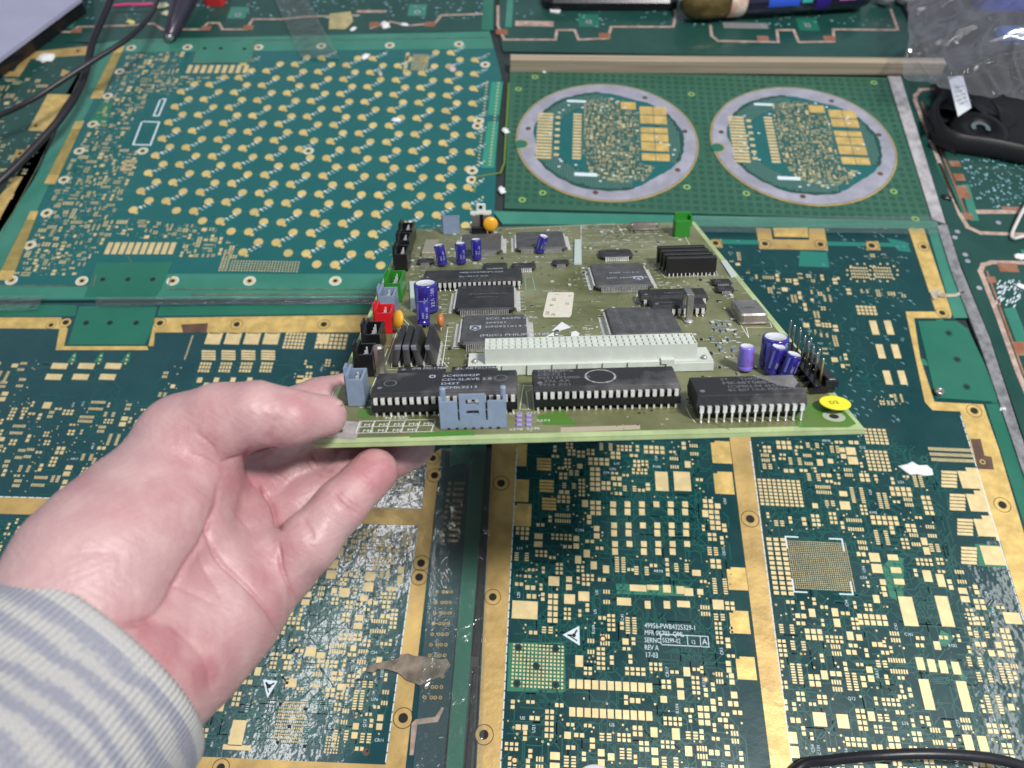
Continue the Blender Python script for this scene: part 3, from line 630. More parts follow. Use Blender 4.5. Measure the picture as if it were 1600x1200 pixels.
bar('tape_strip', 'greyish tape edge between the green rail and the dark panels at far right', 'tape', [(1463, 354), (1478, 352), (1500, 420), (1545, 530), (1600, 700), (1700, 1010), (1690, 1020), (1588, 712), (1530, 540), (1487, 430)], -.6, 1.2, mat('grimy_tape2', (.26, .26, .28), .35, col2=(.13, .13, .14), vs=160, bump=.5, bs=300))

# ================================================================ wooden slat above the round boards
b_ = MB(); mw = mat('bare_wood', (.46, .38, .28), .75, col2=(.20, .15, .10), vs=40, lo=.35, hi=.75, bump=.4, bs=300)
W0, W1 = G(797, 113, 0), G(1470, 119, 0)
b_.box(0, 0, .6, math.hypot(W1[0] - W0[0], W1[1] - W0[1]), 9, 12, mw, ins=.3)
o = b_.build('wooden_slat', center=False); o.location = (W0[0] * .001, W0[1] * .001, 0); o.rotation_euler = (0, 0, math.atan2(W1[1] - W0[1], W1[0] - W0[0])); tag(o, 'bare wooden slat lying above the two round boards', 'slat')
nt = mw.node_tree; tcn = [n for n in nt.nodes if n.type == 'TEX_COORD'][0]; mp = nt.nodes.new('ShaderNodeMapping'); mp.inputs['Scale'].default_value = (.12, 9, 9); nt.links.new(tcn.outputs['Object'], mp.inputs[0])
for n in nt.nodes:
    if n.type == 'TEX_NOISE': nt.links.new(mp.outputs[0], n.inputs['Vector'])

# ================================================================ far left panel, top panels, far right panel
P0 = Panel('circuit_board', 'dark teal panel at far left crossed by the two black cables', (60, 250), 0)
mb = MB(); mb.prism(P0.P([(-200, 40), (150, 70), (95, 190), (20, 350), (-60, 468), (-400, 468)]), -1.6, 0, M_dark)
scatter(P0, mb, P0.P([(-60, 100), (60, 118), (120, 150), (70, 210), (0, 370), (-120, 380)]), [bx(P0, 45, 145, 110, 206)], 51, .8, 700, clump=.6)
for _ in range(60): 
    x, y = rnd.uniform(0, 110), rnd.uniform(105, 300)
    if x + (y - 100) * .45 < 120: u, v = P0.L(x, y); mb.line([(u, v), (u + 2, v + 1)], .6, .12, M_silkd)
mb.build('board', P0.root, center=False)
strip(P0, 'gold_border', [(-40, 108), (22, 112), (42, 82), (138, 72), (134, 86), (48, 92), (30, 120), (-40, 116)], M_goldd, holes=((42, 86, 1.6), (122, 80, 1.6)))
strip(P0, 'gold_pad', [(75, 147), (110, 148), (72, 205), (44, 204)], M_gold, holes=((56, 197, 1.6),))
strip(P0, 'gold_pad', [(98, 108), (110, 112), (102, 120), (94, 118)], M_goldd)
strip(P0, 'gold_pad', [(26, 234), (40, 234), (32, 246), (20, 246)], M_goldd, holes=((31, 240, 1.8),))
strip(P0, 'gold_border', [(24, 276), (36, 276), (6, 330), (-30, 400), (-50, 398), (0, 306)], M_gold)
P5 = Panel('circuit_board', 'dark green panel along the top edge with brown stepped traces', (400, 40), 1)
L = P5.L; mb = MB(); mb.prism(P5.P([(-160, -90), (775, -90), (772, 47), (150, 66), (-200, 60)]), -1.6, 0, M_dark)
def loop(p, mb, pts, w=2.6, z=.1, m=M_pinkbr): mb.line(p.P(pts), w, z, m)
loop(P5, mb, [(60, 56), (75, 50), (110, 50), (122, 42), (195, 40), (240, 37), (254, 46), (260, 46)]); loop(P5, mb, [(260, 46), (315, 46), (325, 36), (342, 36), (348, 46), (385, 46), (395, 30), (440, 30), (480, 26), (560, 24)])
loop(P5, mb, [(580, 44), (610, 34), (640, 40), (660, 38), (678, 38), (690, 24), (752, 22)])
loop(P5, mb, [(560, 18), (600, 18)], 4)
for x, y in ((372, 20), (652, 16), (104, 35)): P5.R(mb, x, y, 28, 18, .08, M_green); u, v = L(x, y + 3); mb.disc(u, v, 3, .14, M_silver, 12); mb.disc(u, v, 1.4, .18, M_hole, 8)
for x, y in ((322, 44), (388, 43), (585, 38), (672, 38), (120, 48)): P5.R(mb, x, y, 16, 7, .12, M_copper)
r_ = random.Random(9)
for _ in range(230):
    x, y = r_.uniform(80, 760), r_.uniform(-10, 30); u, v = L(x, y); zq = r_.uniform(.08, .16); mb.rect(u, v, u + r_.uniform(.8, 3.2), v + r_.uniform(.6, 1.8), zq, M_silkd)
mb.poly(P5.P([(760, -60), (772, -60), (770, 47), (752, 47)]), .06, M_green2)
mb.poly(P5.P([(515, 22), (548, 18), (552, 34), (540, 46), (514, 46)]), .3, mat('dried_glue', (.42, .36, .18), .4, var=.2, vs=100, bump=.5))
mb.build('board', P5.root, center=False)
P7 = Panel('circuit_board', 'dark green panel behind the wooden slat with notched pale trace loops', (1000, 40), 2)
L = P7.L; mb = MB(); mb.prism(P7.P([(778, -90), (1470, -90), (1470, 92), (786, 80), (780, 50)]), -1.6, 0, M_dark)
loop(P7, mb, [(778, 10), (778, 40), (788, 62), (868, 62), (870, 47), (898, 47), (904, 62), (950, 60), (955, 42), (1052, 42), (1056, 22), (1052, 10)])
loop(P7, mb, [(1110, 40), (1112, 56), (1122, 64), (1216, 66), (1214, 47), (1240, 47), (1248, 66), (1303, 65), (1302, 46), (1403, 47), (1392, 15)])
for x, y in ((920, 32), (1262, 38)): P7.R(mb, x, y, 32, 20, .08, M_green2); u, v = L(x, y + 2); mb.disc(u, v, 3, .14, M_silver, 12); mb.disc(u, v, 1.4, .18, M_hole, 8)
for x, y in ((945, 56), (1192, 60), (1296, 60), (784, 50)): P7.R(mb, x, y, 18, 8, .12, M_copper)
P7.R(mb, 835, 37, 60, 8, .1, M_pinkbr); P7.R(mb, 1165, 40, 70, 9, .1, mat('dull_tin', (.20, .2, .2), .6)); P7.R(mb, 796, 20, 10, 44, .08, M_green)
for _ in range(150):
    x, y = r_.uniform(800, 1390), r_.uniform(0, 42); u, v = L(x, y); zq = r_.uniform(.08, .16); mb.rect(u, v, u + r_.uniform(.8, 2.6), v + r_.uniform(.6, 1.6), zq, M_silkd)
mb.build('board', P7.root, center=False)
P6 = Panel('circuit_board', 'dark green panel at far right with rounded brown trace outlines', (1560, 400), 3)
L = P6.L; mb = MB(); mb.prism(P6.P([(1408, 122), (1474, -90), (1900, -90), (2100, 500), (1900, 1400), (1702, 1010), (1605, 700), (1548, 530), (1502, 415), (1480, 352)]), -1.6, 0, M_dark)
def rl(x, y, r_, a0, a1, n=6): return [(x + r_ * math.cos(rad(a0 + (a1 - a0) * k / n)), y + r_ * .8 * math.sin(rad(a0 + (a1 - a0) * k / n))) for k in range(n + 1)]
loop(P6, mb, [(1470, 138), (1438, 140), (1430, 150), (1430, 158), (1500, 335), (1512, 355), (1532, 364), (1700, 370)], 3.4)
loop(P6, mb, [(1440, 160), (1512, 340)], 1.4, .12, M_copper)
loop(P6, mb, [(1700, 412), (1550, 410), (1536, 414), (1532, 424), (1558, 490), (1590, 580), (1640, 700)], 3.6)
loop(P6, mb, [(1542, 424), (1600, 585)], 1.4, .12, M_copper); loop(P6, mb, [(1530, 331), (1620, 331)], 4.5, .1, M_pinkbr)
for x, y, w, h in ((1513, 338, 14, 10), (1575, 418, 30, 14), (1549, 437, 14, 10), (1492, 256, 16, 9), (1499, 277, 16, 11), (1505, 300, 16, 20), (1580, 326, 30, 6), (1594, 545, 20, 22)): P6.R(mb, x, y, w, h, .13, M_copper)
for q in ([(1502, 288), (1514, 288), (1530, 345), (1516, 345)], [(1568, 482), (1586, 480), (1606, 530), (1590, 540)], [(1594, 390), (1640, 390), (1640, 402), (1598, 402)]): mb.poly(P6.P(q), .08, M_green)
for _ in range(170):
    x, y = r_.uniform(1500, 1600), r_.uniform(250, 325)
    if x < 1500 + (y - 250) * .4: continue
    u, v = L(x, y); zq = r_.uniform(.08, .16); mb.rect(u, v, u + r_.uniform(.5, 1.8), v + r_.uniform(.5, 2.2), zq, M_silkd)
for _ in range(60):
    x, y = r_.uniform(1556, 1596), r_.uniform(440, 480); u, v = L(x, y); mb.line([(u, v), (u + 1.6, v + 2)], .8, .1, M_silk)
u, v = L(1571, 580); mb.text('2270135', *L(1600, 690), .12, 13, M_green2, 95, 1.0, mirror=False)
for k in range(22): u, v = L(1462 + k * 2.0, 258 + k * 3.9); mb.rect(u, v, u + 5, v + 2.6, .1, M_green2)
for x, y in ((1496, 362), (1508, 398), (1512, 408), (1560, 348), (1530, 450), (1492, 371)): u, v = L(x, y); mb.disc(u, v, 2, .12, M_silver, 10)
mb.build('board', P6.root, center=False)

# ================================================================ the held board
HB = empty('circuit_board', BO * .001)
HB.matrix_world = Matrix(((BU[0], BV[0], BN[0], BO[0] * .001), (BU[1], BV[1], BN[1], BO[1] * .001), (BU[2], BV[2], BN[2], BO[2] * .001), (0, 0, 0, 1)))
tag(HB, 'dusty olive green circuit board crowded with chips, held up by one corner in the hand', 'circuit board')
m_ol = mat('dusty_olive_mask', (.090, .098, .028), .5, col2=(.27, .275, .16), vs=22, lo=.36, hi=.74, bump=.25, bs=900, coat=.1, crough=.2, detail=9)
m_olg = mat('green_mask', (.06, .20, .02), .4, col2=(.12, .17, .045), vs=50, lo=.45, hi=.7)
m_fr = mat('bare_laminate_edge', (.42, .52, .25), .55, col2=(.32, .40, .19), vs=70, coat=.2)
m_ic = mat('black_epoxy', (.014, .014, .017), .42, col2=(.04, .04, .043), vs=130, lo=.42, hi=.8, bump=.5, bs=2600, detail=8)
m_icd = mat('dusty_black_epoxy', (.018, .018, .022), .5, col2=(.19, .18, .18), vs=55, lo=.5, hi=.85, bump=.5, bs=2600, detail=9)
m_icg = mat('grey_epoxy', (.055, .055, .06), .5, col2=(.085, .085, .088), vs=220, bump=.4, bs=2600)
m_bk = mat('black_plastic', (.009, .009, .011), .25, bump=.1, bs=600)
m_pin = mat('tinned_lead', (.80, .80, .79), .34, metal=.4, var=.15, vs=400)
m_lead = mat('dull_lead', (.42, .42, .40), .42, metal=.5, var=.2, vs=500)
m_steel = mat('bright_steel', (.50, .49, .47), .24, metal=.9, var=.12, vs=150, rvar=.08)
m_can = mat('nickel_can', (.42, .38, .36), .3, metal=.85, var=.12, vs=150, rvar=.1)
m_prt = mat('laser_print', (.42, .46, .56), .6); m_prtd = mat('faint_print', (.16, .16, .18), .6); m_wht = mat('board_silkscreen', (.66, .70, .66), .6)
m_wd = mat('silkscreen_worn', (.36, .40, .32), .7)
m_grey = mat('grey_blue_plastic', (.205, .265, .37), .38, var=.06, vs=300, sss=.0)
m_ivory = mat('ivory_plastic', (.56, .60, .55), .38, var=.05, vs=120)
m_blue = mat('dark_blue_sleeve', (.022, .016, .22), .22, coat=.5); m_violet = mat('violet_sleeve', (.20, .14, .62), .25, coat=.5)
m_alu = mat('aluminium_top', (.72, .72, .78), .35, metal=.25, var=.06, vs=300)
m_grn = mat('green_plastic', (.02, .20, .018), .35); m_red = mat('red_plastic', (.55, .012, .018), .35)
m_yel = mat('yellow_ceramic', (.75, .36, .02), .35, coat=.3); m_org = mat('orange_ceramic', (.50, .16, .05), .4)
m_solder = mat('solder', (.55, .56, .55), .25, metal=.7)

def bpart(mb, name, label=None, parent=None): return mb.build(name, parent or HB, label=label)
mb = MB()
mb.box(0, 0, -BT, BW, BD, 0, m_ol); s_ = MB()
mb.rect(0, 0, BW, 3.2, .04, m_fr); mb.rect(BW - 2.6, 3.2, BW, BD, .04, m_fr); mb.rect(0, 3.2, 1.6, BD, .04, m_fr)
mb.add([(0, -.05, -BT), (BW, -.05, -BT), (BW, -.05, -.05), (0, -.05, -.05)], [(0, 1, 2, 3)], m_fr)
mb.add([(BW + .05, 0, -BT), (BW + .05, BD, -BT), (BW + .05, BD, -.05), (BW + .05, 0, -.05)], [(0, 1, 2, 3)], m_fr)
P_ = lambda *q: [B(x, y) for x, y in q]
mb.poly(P_((1248, 668), (1236, 652), (1262, 632), (1290, 624), (1318, 640), (1338, 662), (1326, 668)), .045, m_olg)
for q in (((876, 668), (1000, 664), (1000, 671), (876, 676)),): mb.poly(P_(*q), .045, mat('pale_pink_mark', (.40, .34, .26), .6))
for q in (((838, 650), (880, 640), (900, 664), (850, 664)), ((640, 676), (740, 672), (742, 680), (640, 684)), ((560, 640), (590, 634), (590, 652), (560, 652))): mb.poly(P_(*q), .043, m_olg)
mb.poly(P_((508, 684), (522, 656), (566, 660), (556, 688)), .05, mat('bare_tin_pad', (.45, .40, .38), .45, metal=.3, var=.15, vs=200))
u, v = B(530, 674); mb.disc(u, v, 1.9, .1, m_lead, 14); mb.disc(u, v, 1.2, .14, M_hole, 12)
u, v = B(1303, 651); mb.ring(u, v, 1.6, 3.7, .09, m_wd, 22); mb.disc(u, v, 1.6, .1, M_hole, 14)
rb = random.Random(5)
for _ in range(800):   # vias and solder joints
    u, v = rb.uniform(4, BW - 5), rb.uniform(4, BD - 4); mb.disc(u, v, rb.choice((.28, .4, .6)), .06, rb.choice((m_solder, m_wd, M_hole)), 6)
for _ in range(70):    # traces under the mask
    u, v = rb.uniform(6, BW - 40), rb.uniform(6, BD - 20); l = rb.uniform(8, 30); d = rb.uniform(-8, 8)
    mb.line([(u, v), (u + l, v), (u + l + abs(d), v + d)], .35, .05, mat('trace_under_mask', (.10, .12, .035), .4))
# printed legends
for i in range(6):
    a = 558 + i * 23.6; mb.line(P_((a + 4 if i else 563, 658.5), (a - 2, 676.5 - i * .6)), .35, .09, m_wht)
for y0, y1 in ((658.5, 655.5), (667.5, 665), (677, 674.5)): mb.line(P_((562 - (y0 - 658) * .25, y0), (680 - (y0 - 658) * .2, y1)), .35, .09, m_wht)
for i in range(5):
    u, v = B(568 + i * 23.2, 666.4 - i * .5); mb.text('M%d' % (i + 1), u, v, .09, 2.5, m_wht, 0, 1.15)
    if i < 4: u, v = B(566 + i * 23.2, 675.6 - i * .5); mb.text('M%d' % (i + 6), u, v, .09, 2.5, m_wht, 0, 1.15)
u, v = B(601, 655.5); mb.text('NTSC', u, v, .09, 2.6, m_wht, 0, 1.25); u, v = B(666, 651); mb.text('PAL', u, v, .09, 2.6, m_wht, 0, 1.25)
for t, x, y in (('2272', 795, 648), ('2273', 822, 647), ('2274', 838, 659), ('2278', 795, 673), ('2275', 822, 672), ('2238', 910, 515), ('D412', 682, 562), ('D414', 681, 569), ('2267', 848, 456)):
    u, v = B(x, y); mb.text(t, u, v, .09, 2.0, m_wht, 0, 1.2)
def outl(q, w=.3, m=None, closed=True): mb.line(P_(*q), w, .08, m or m_wht, closed)
outl([(583, 646), (579, 612), (590, 606)], closed=False); outl([(826, 640), (822, 612), (836, 606)], closed=False); outl([(1072, 637), (1078, 650), (1086, 660)], closed=False)
outl([(818, 602), (812, 640), (834, 640), (832, 603)]); outl([(600, 578), (628, 496), (700, 574)], closed=False); outl([(700, 512), (690, 578), (600, 578)], closed=False)
outl([(508, 640), (528, 600)], closed=False); outl([(568, 636), (590, 585), (606, 545)], closed=False); outl([(1170, 528), (1143, 485), (1145, 470), (1204, 505), (1206, 512), (1166, 512)]);
outl([(1018, 412), (1040, 434), (1122, 431), (1110, 405)]); outl([(820, 434), (822, 454), (836, 454), (832, 433)], .3, mat('teal_print', (.2, .5, .4), .6))
outl([(908, 352), (1060, 349), (1080, 388), (908, 392)]); outl([(790, 358), (960, 350)], .6, closed=False); outl([(915, 368), (1050, 365)], closed=False); outl([(965, 352), (975, 368)], closed=False); outl([(918, 380), (1052, 377)], closed=False)
outl([(1200, 616), (1232, 640), (1250, 638)], closed=False); outl([(998, 455), (992, 470), (1004, 476)], closed=False); outl([(1096, 657), (1086, 640), (1080, 636)], closed=False)
for x0, y0, x1, y1, n in ((697, 447, 694, 490, 7), (812, 450, 818, 484, 7), (706, 505, 698, 540, 6), (828, 508, 832, 540, 5), (912, 418, 918, 446, 6), (1024, 420, 1034, 446, 6), (940, 484, 944, 520, 5), (800, 365, 806, 390, 6), (890, 366, 896, 390, 5)):
    for k in range(n):
        u, v = B(x0 + (x1 - x0) * k / (n - 1), y0 + (y1 - y0) * k / (n - 1)); mb.rect(u - 1.6, v - .2, u + 1.2, v + .2, .085, m_wht)
for (x0, y0, x1, y1, n) in ((625, 396, 680, 420, 46), (790, 400, 900, 412, 26), (700, 396, 760, 412, 22), (640, 350, 700, 362, 16), (900, 350, 1060, 386, 90), (1030, 440, 1080, 452, 14), (1110, 500, 1160, 560, 30), (640, 420, 668, 436, 12), (1120, 432, 1160, 470, 14), (860, 505, 935, 540, 10), (600, 380, 640, 400, 14), (560, 600, 575, 640, 14), (840, 356, 975, 362, 30), (730, 570, 800, 580, 6)):
    for _ in range(int(n * 2.2)):
        u, v = B(rb.uniform(x0, x1), rb.uniform(y0, y1)); w = rb.choice((.5, .9, 1.8, 2.6)); h = rb.choice((.4, .6, 1.1)); mb.rect(u, v, u + w, v + h, .085, rb.choice((m_wht, m_wd, m_solder)))
LBp = P_((848, 496), (897, 457)); LB = (LBp[0][0] - 2, LBp[0][1] - 8, LBp[1][0] + 2, LBp[1][1])
for _ in range(260):   # small surface parts: body with two bright ends, and their printed marks
    u, v = rb.uniform(8, BW - 8), rb.uniform(30, BD - 6)
    if LB[0] - 2 < u < LB[2] + 2 and LB[1] - 2 < v < LB[3] + 2: continue
    s_ = rb.choice((.9, 1.1, 1.4)); sw_ = rb.random() < .5; a_, b2 = (s_ * 1.1, s_ * .55) if sw_ else (s_ * .55, s_ * 1.1)
    mb.box(u - a_, v - b2, .05, u + a_, v + b2, .55, m_solder); k_ = .55
    mb.box(u - a_ * (k_ if sw_ else 1.02), v - b2 * (1.02 if sw_ else k_), .06, u + a_ * (k_ if sw_ else 1.02), v + b2 * (1.02 if sw_ else k_), .6, rb.choice((m_ic, m_ivory, mat('resistor_tan', (.25, .17, .09), .5))))
    if rb.random() < .5: mb.rect(u + 1.8, v - .3, u + 4.0, v + .4, .082, m_wd)
pcb = mb.build('board', HB, center=False)
mb = MB(); tri = [P_(*q) for q in (((878, 503), (892, 512), (872, 518), (862, 517)), ((852, 527), (865, 519), (866, 527), (862, 531)), ((893, 519), (900, 517), (914, 528), (892, 526)))]
for q in tri: mb.poly(q, .1, mat('label_white', (.70, .72, .74), .5))
u, v = B(870, 523); mb.disc(u, v, .8, .1, m_wht, 6); bpart(mb, 'warning_triangle')
# barcode label (digits only)
mb = MB(); m_lab = mat('cream_label', (.66, .62, .52), .55, var=.04); q = P_((848, 494), (856, 458.5), (858, 457), (895, 457), (897, 459), (893, 492), (890, 496), (850, 496)); mb.prism(q, .05, .2, m_lab)
for t, x, y in (('2101', 853, 493), ('97', 860, 479), ('623', 863, 471), ('28', 862, 494), ('J', 867, 461), ('123', 884, 478), ('4', 888, 464)):
    u, v = B(x, y); mb.text(t, u + 1.5, v, .23, 2.6, M_hole, 85, 1.0)
bpart(mb, 'paper_label', 'cream paper label with printed digits')

# ---- chips
def qfp(face, h, nl=25, body=None, txt=(), label=None, leads='flbr', ang=0., ll=1.0):
    q = [B(x, y, h) for x, y in face]   # TL TR BR BL
    u0 = (q[0][0] + q[3][0]) / 2; u1 = (q[1][0] + q[2][0]) / 2; v1 = (q[0][1] + q[1][1]) / 2; v0 = (q[3][1] + q[2][1]) / 2
    mb = MB(); body = body or m_ic; c = min(1.4, .12 * min(u1 - u0, v1 - v0)); zm = .9 + (h - .9) * .55
    def oc(i): return [(u0 + i + c, v0 + i), (u1 - i - c, v0 + i), (u1 - i, v0 + i + c), (u1 - i, v1 - i - c), (u1 - i - c, v1 - i), (u0 + i + c, v1 - i), (u0 + i, v1 - i - c), (u0 + i, v0 + i + c)]
    o3 = lambda i, z: [(a, b, z) for a, b in oc(i)]
    mb.hexa(o3(-.2, .7), o3(-.5, zm), body); mb.hexa(o3(-.7, zm + .02), o3(0, h), body)
    u, v = u0 + 2.6, v1 - 2.6; mb.ring(u, v, .7, .9, h + .02, m_prtd, 14)
    for t, fx, fy, sz, m in txt: mb.text(t, u0 + (u1 - u0) * fx, v0 + (v1 - v0) * fy, h + .04, sz, m, ang, 1.15)
    o = bpart(mb, 'microchip', label)
    def lead(x, y, dx, dy, w):
        px, py = -dy * w / 2, dx * w / 2; pr = ((-.1, zm, .16), (.7 * ll, zm, .16), (1.2 * ll, .15, .16), (2.9 * ll, .06, .16)); vs = []
        for a, z, t in pr:
            for sg in (-1, 1): vs.append((x + dx * a + sg * px, y + dy * a + sg * py, z + t))
            for sg in (-1, 1): vs.append((x + dx * a + sg * px, y + dy * a + sg * py, z))
        fs = []
        for k in range(3):
            b_ = 4 * k; fs += [(b_, b_ + 4, b_ + 5, b_ + 1), (b_ + 2, b_ + 3, b_ + 7, b_ + 6), (b_, b_ + 2, b_ + 6, b_ + 4), (b_ + 1, b_ + 5, b_ + 7, b_ + 3)]
        return vs, fs
    for s, (a, b_, n_) in {'f': ((u0 + c + .6, v0 - .6), (u1 - c - .6, v0 - .6), (0, -1)), 'b': ((u0 + c + .6, v1 + .6), (u1 - c - .6, v1 + .6), (0, 1)), 'l': ((u0 - .6, v0 + c + .6), (u0 - .6, v1 - c - .6), (-1, 0)), 'r': ((u1 + .6, v0 + c + .6), (u1 + .6, v1 - c - .6), (1, 0))}.items():
        if s not in leads: continue
        lb = MB(); L_ = math.dist(a, b_); w = L_ / nl * .5
        for k in range(nl):
            t = (k + .5) / nl; vs, fs = lead(a[0] + (b_[0] - a[0]) * t, a[1] + (b_[1] - a[1]) * t, n_[0], n_[1], w); lb.add(vs, fs, m_lead if w < .45 else m_pin)
        lb_o = lb.build('lead_row', None, center=True); lb_o.parent = o; lb_o.location = Vector(lb_o.location) - Vector(o.location)
    return o
qfp([(717, 446), (800, 445), (803, 480), (712, 482)], 3.2, 28, None, (('XC68HC05i8CFU', .2, .58, 2.2, m_prtd), ('QEBC9213', .33, .44, 2.0, m_prtd)), 'square black chip below the long rear chip')
chB = qfp([(725, 493), (818, 491), (824, 533), (720, 533)], 3.2, 27, m_icg, (('SCC 66470 CAB', .36, .82, 2.9, m_prt), ('204261', .36, .66, 2.7, m_prt), ('DF0921013 Y', .36, .50, 2.9, m_prt), ('(M)(C) PHILIPS 1988', .28, .18, 3.0, m_prt), ), 'square grey chip with printed shield mark')
chC = qfp([(924, 412), (1002, 411.5), (1018, 442), (931, 447)], 3.2, 30, m_icg, (('SAA7191WP', .25, .78, 2.6, m_prtd), ('9205 1013 Y', .3, .52, 2.6, m_prt), ('SCC 66470 CAB', .22, .28, 2.6, m_prt)), 'square chip right of centre with leads facing front')
chD = qfp([(949, 481), (1045, 479), (1067, 519), (955, 521)], 3.8, 24, m_icg, leads='l', label='large flat grey square chip behind the white connector')
qfp([(722, 366), (780, 365), (783, 390), (721, 391)], 3.0, 26, m_icg, (('ASAHI', .3, .5, 2.5, m_prtd),), 'grey chip behind the small blue capacitors')
qfp([(808, 363), (877, 361), (884, 385), (808, 387)], 3.0, 30, m_icg, (('TMP82C265', .15, .6, 2.5, m_prtd),), 'rear chip with a small capacitor leaning over it')
# extra printing on the large flat chip, turned sideways, and the shield mark
mb = MB(); u, v = B(955, 519, 3.8)
for k, t in enumerate(('SCC 68070 ACA84', '9125 K4 Y', '1Y90331 1', 'PHILIPS (C)1989', 'HSH DDC 512')):
    a, b = B(978 + k * 17, 516 - k * .4, 3.8); mb.text(t, a, b, 3.86, 2.7, m_prtd, 92, 1.1)
def sub_(mb, name, o): q_ = mb.build(name); q_.parent = o; q_.location = Vector(q_.location) - Vector(o.location); return q_
sub_(mb, 'lettering', chD)
mb = MB(); a, b = B(734, 513, 3.2); mb.poly([(a, b + 3), (a, b - .8), (a + 2.4, b - 3), (a + 4.8, b - .8), (a + 4.8, b + 3)], 3.25, m_prt); mb.ring(a + 2.4, b - .1, .9, 1.9, 3.29, m_icg, 16); mb.rect(a + .4, b + 1.9, a + 4.4, b + 2.5, 3.29, m_icg); sub_(mb, 'emblem', chB); mb = MB()
a, b = B(990, 435, 3.2); mb.poly([(a, b + 3), (a, b - .8), (a + 2.4, b - 3), (a + 4.8, b - .8), (a + 4.8, b + 3)], 3.25, m_prt); mb.ring(a + 2.4, b - .1, .9, 1.9, 3.29, m_icg, 16); sub_(mb, 'emblem', chC)

def dip(face, h, npin, socket=0., body=None, txt=(), label=None, thick=3.6, extra=None, rearpins=False):
    q = [B(x, y, h) for x, y in face]
    u0 = (q[0][0] + q[3][0]) / 2; u1 = (q[1][0] + q[2][0]) / 2; v1 = (q[0][1] + q[1][1]) / 2; v0 = (q[3][1] + q[2][1]) / 2
    body = body or m_icd; mb = MB(); z0 = h - thick; zm = z0 + thick * .5
    f = lambda i, z, j=0.: [(u0 + i - j, v0 + i - j, z), (u1 - i + j, v0 + i - j, z), (u1 - i + j, v1 - i + j, z), (u0 + i - j, v1 - i + j, z)]
    mb.hexa(f(0, z0), f(-.45, zm - .08), body); mb.hexa(f(-.4, zm - .08), f(-.4, zm + .08), body); mb.hexa(f(-.45, zm + .08), f(0, h - .15), body); mb.hexa(f(0, h - .15), f(.2, h), body)
    mb.disc(u0 + 2.2, (v0 + v1) / 2 - (v1 - v0) * .25, .9, h + .02, m_prtd, 14)
    if extra: extra(mb, u0, v0, u1, v1, h)
    for t, fx, fy, sz, m in txt: mb.text(t, u0 + (u1 - u0) * fx, v0 + (v1 - v0) * fy, h + .04, sz, m, 0, 1.15)
    o = bpart(mb, 'microchip', label); org = Vector(o.location)
    pt = (u1 - u0) / npin; pb = MB(); sk = MB()
    for sg in (-1, 1) if True else ():
        vy = (v0 - .5) if sg < 0 else (v1 + .5)
        for k in range(npin):
            x = u0 + (k + .5) * pt
            ya, yb = (vy - .9, vy + .3) if sg < 0 else (vy - .3, vy + .9)
            pb.box(x - .68, ya, zm - .14, x + .68, yb, zm + .14, m_pin)
            yo = vy - .9 if sg < 0 else vy + .9
            lo_ = socket if socket else max(0.1, z0 - .2)
            pb.box(x - .68, yo - .14, max(lo_, zm - 2.1), x + .68, yo + .14, zm + .15, m_pin)
            if lo_ < zm - 2.1: pb.box(x - .28, yo - .13, lo_, x + .28, yo + .13, zm - 2.1, m_pin)
            if not socket: pb.box(x - .28, yo - .13, 0, x + .28, yo + .13, lo_, m_pin); pb.rev([(.8, 0), (.25, .7)], m_solder, (x, yo, 0), n=6)
            else: pb.box(x - .35, yo - .2, 0, x + .35, yo + .2, 2.0, m_pin)
    p_ = pb.build('pins', None); p_.parent = o; p_.location = Vector(p_.location) - org
    if socket:
        sk.box(u0 - .2, v0 - 2.0, 1.9, u1 + .2, v0 + 1.0, socket, m_bk); sk.box(u0 - .2, v1 - 1.0, 1.9, u1 + .2, v1 + 2.0, socket, m_bk)
        for x in (u0 - .2, (u0 + u1) / 2 - 1, u1 - 1.8): sk.box(x, v0 + .9, 2.0, x + 2, v1 - .9, socket - .1, m_bk)
        for k in range(npin): x = u0 + k * pt; sk.box(x - .08, v0 - 2.08, 1.9, x + .08, v0 - 1.98, socket, m_ic)
        s2 = sk.build('socket', None); s2.parent = o; s2.location = Vector(s2.location) - org
    return o
def circ2(mb, u0, v0, u1, v1, h):
    for x, y in ((u0 + 5.5, v0 + 7.5), (u1 - 5.5, v0 + 9.5)): mb.ring(x, y, 2.0, 2.35, h + .03, m_prtd, 24)
    mb.ring(u0 + (u1 - u0) * .40, v0 + (v1 - v0) * .76, .75, 1.25, h + .04, m_prt, 14)
dip([(590, 583), (806, 578), (807, 609), (582, 614)], 8.6, 20, 4.6, None, (('2C405042P', .47, .72, 2.5, m_prt), ('CDI-SLAVE 2.0', .47, .52, 2.5, m_prt), ('D43T', .47, .32, 2.5, m_prt), ('ZZMK9213', .46, .12, 2.5, m_prt)), 'long socketed chip at front left', extra=circ2)
def circ1(mb, u0, v0, u1, v1, h): mb.ring(u0 + (u1 - u0) * .47, v0 + (v1 - v0) * .52, 4.9, 5.6, h + .03, mat('chalk_ring', (.32, .31, .32), .7, var=.4, vs=500), 36)
dip([(834, 578), (1050, 571), (1062, 598), (833, 607)], 8.6, 20, 4.6, None, (('PHILIPS', .03, .82, 3.6, m_prtd), ('CD-I 2.1', .03, .62, 2.6, m_prtd), ('9051392000-19', .03, .44, 2.6, m_prtd), ('226 AA', .07, .26, 2.6, m_prtd), ('9924 Z01', .03, .06, 2.6, m_prtd)), 'long socketed chip at front middle with a round ghost ring', extra=circ1)
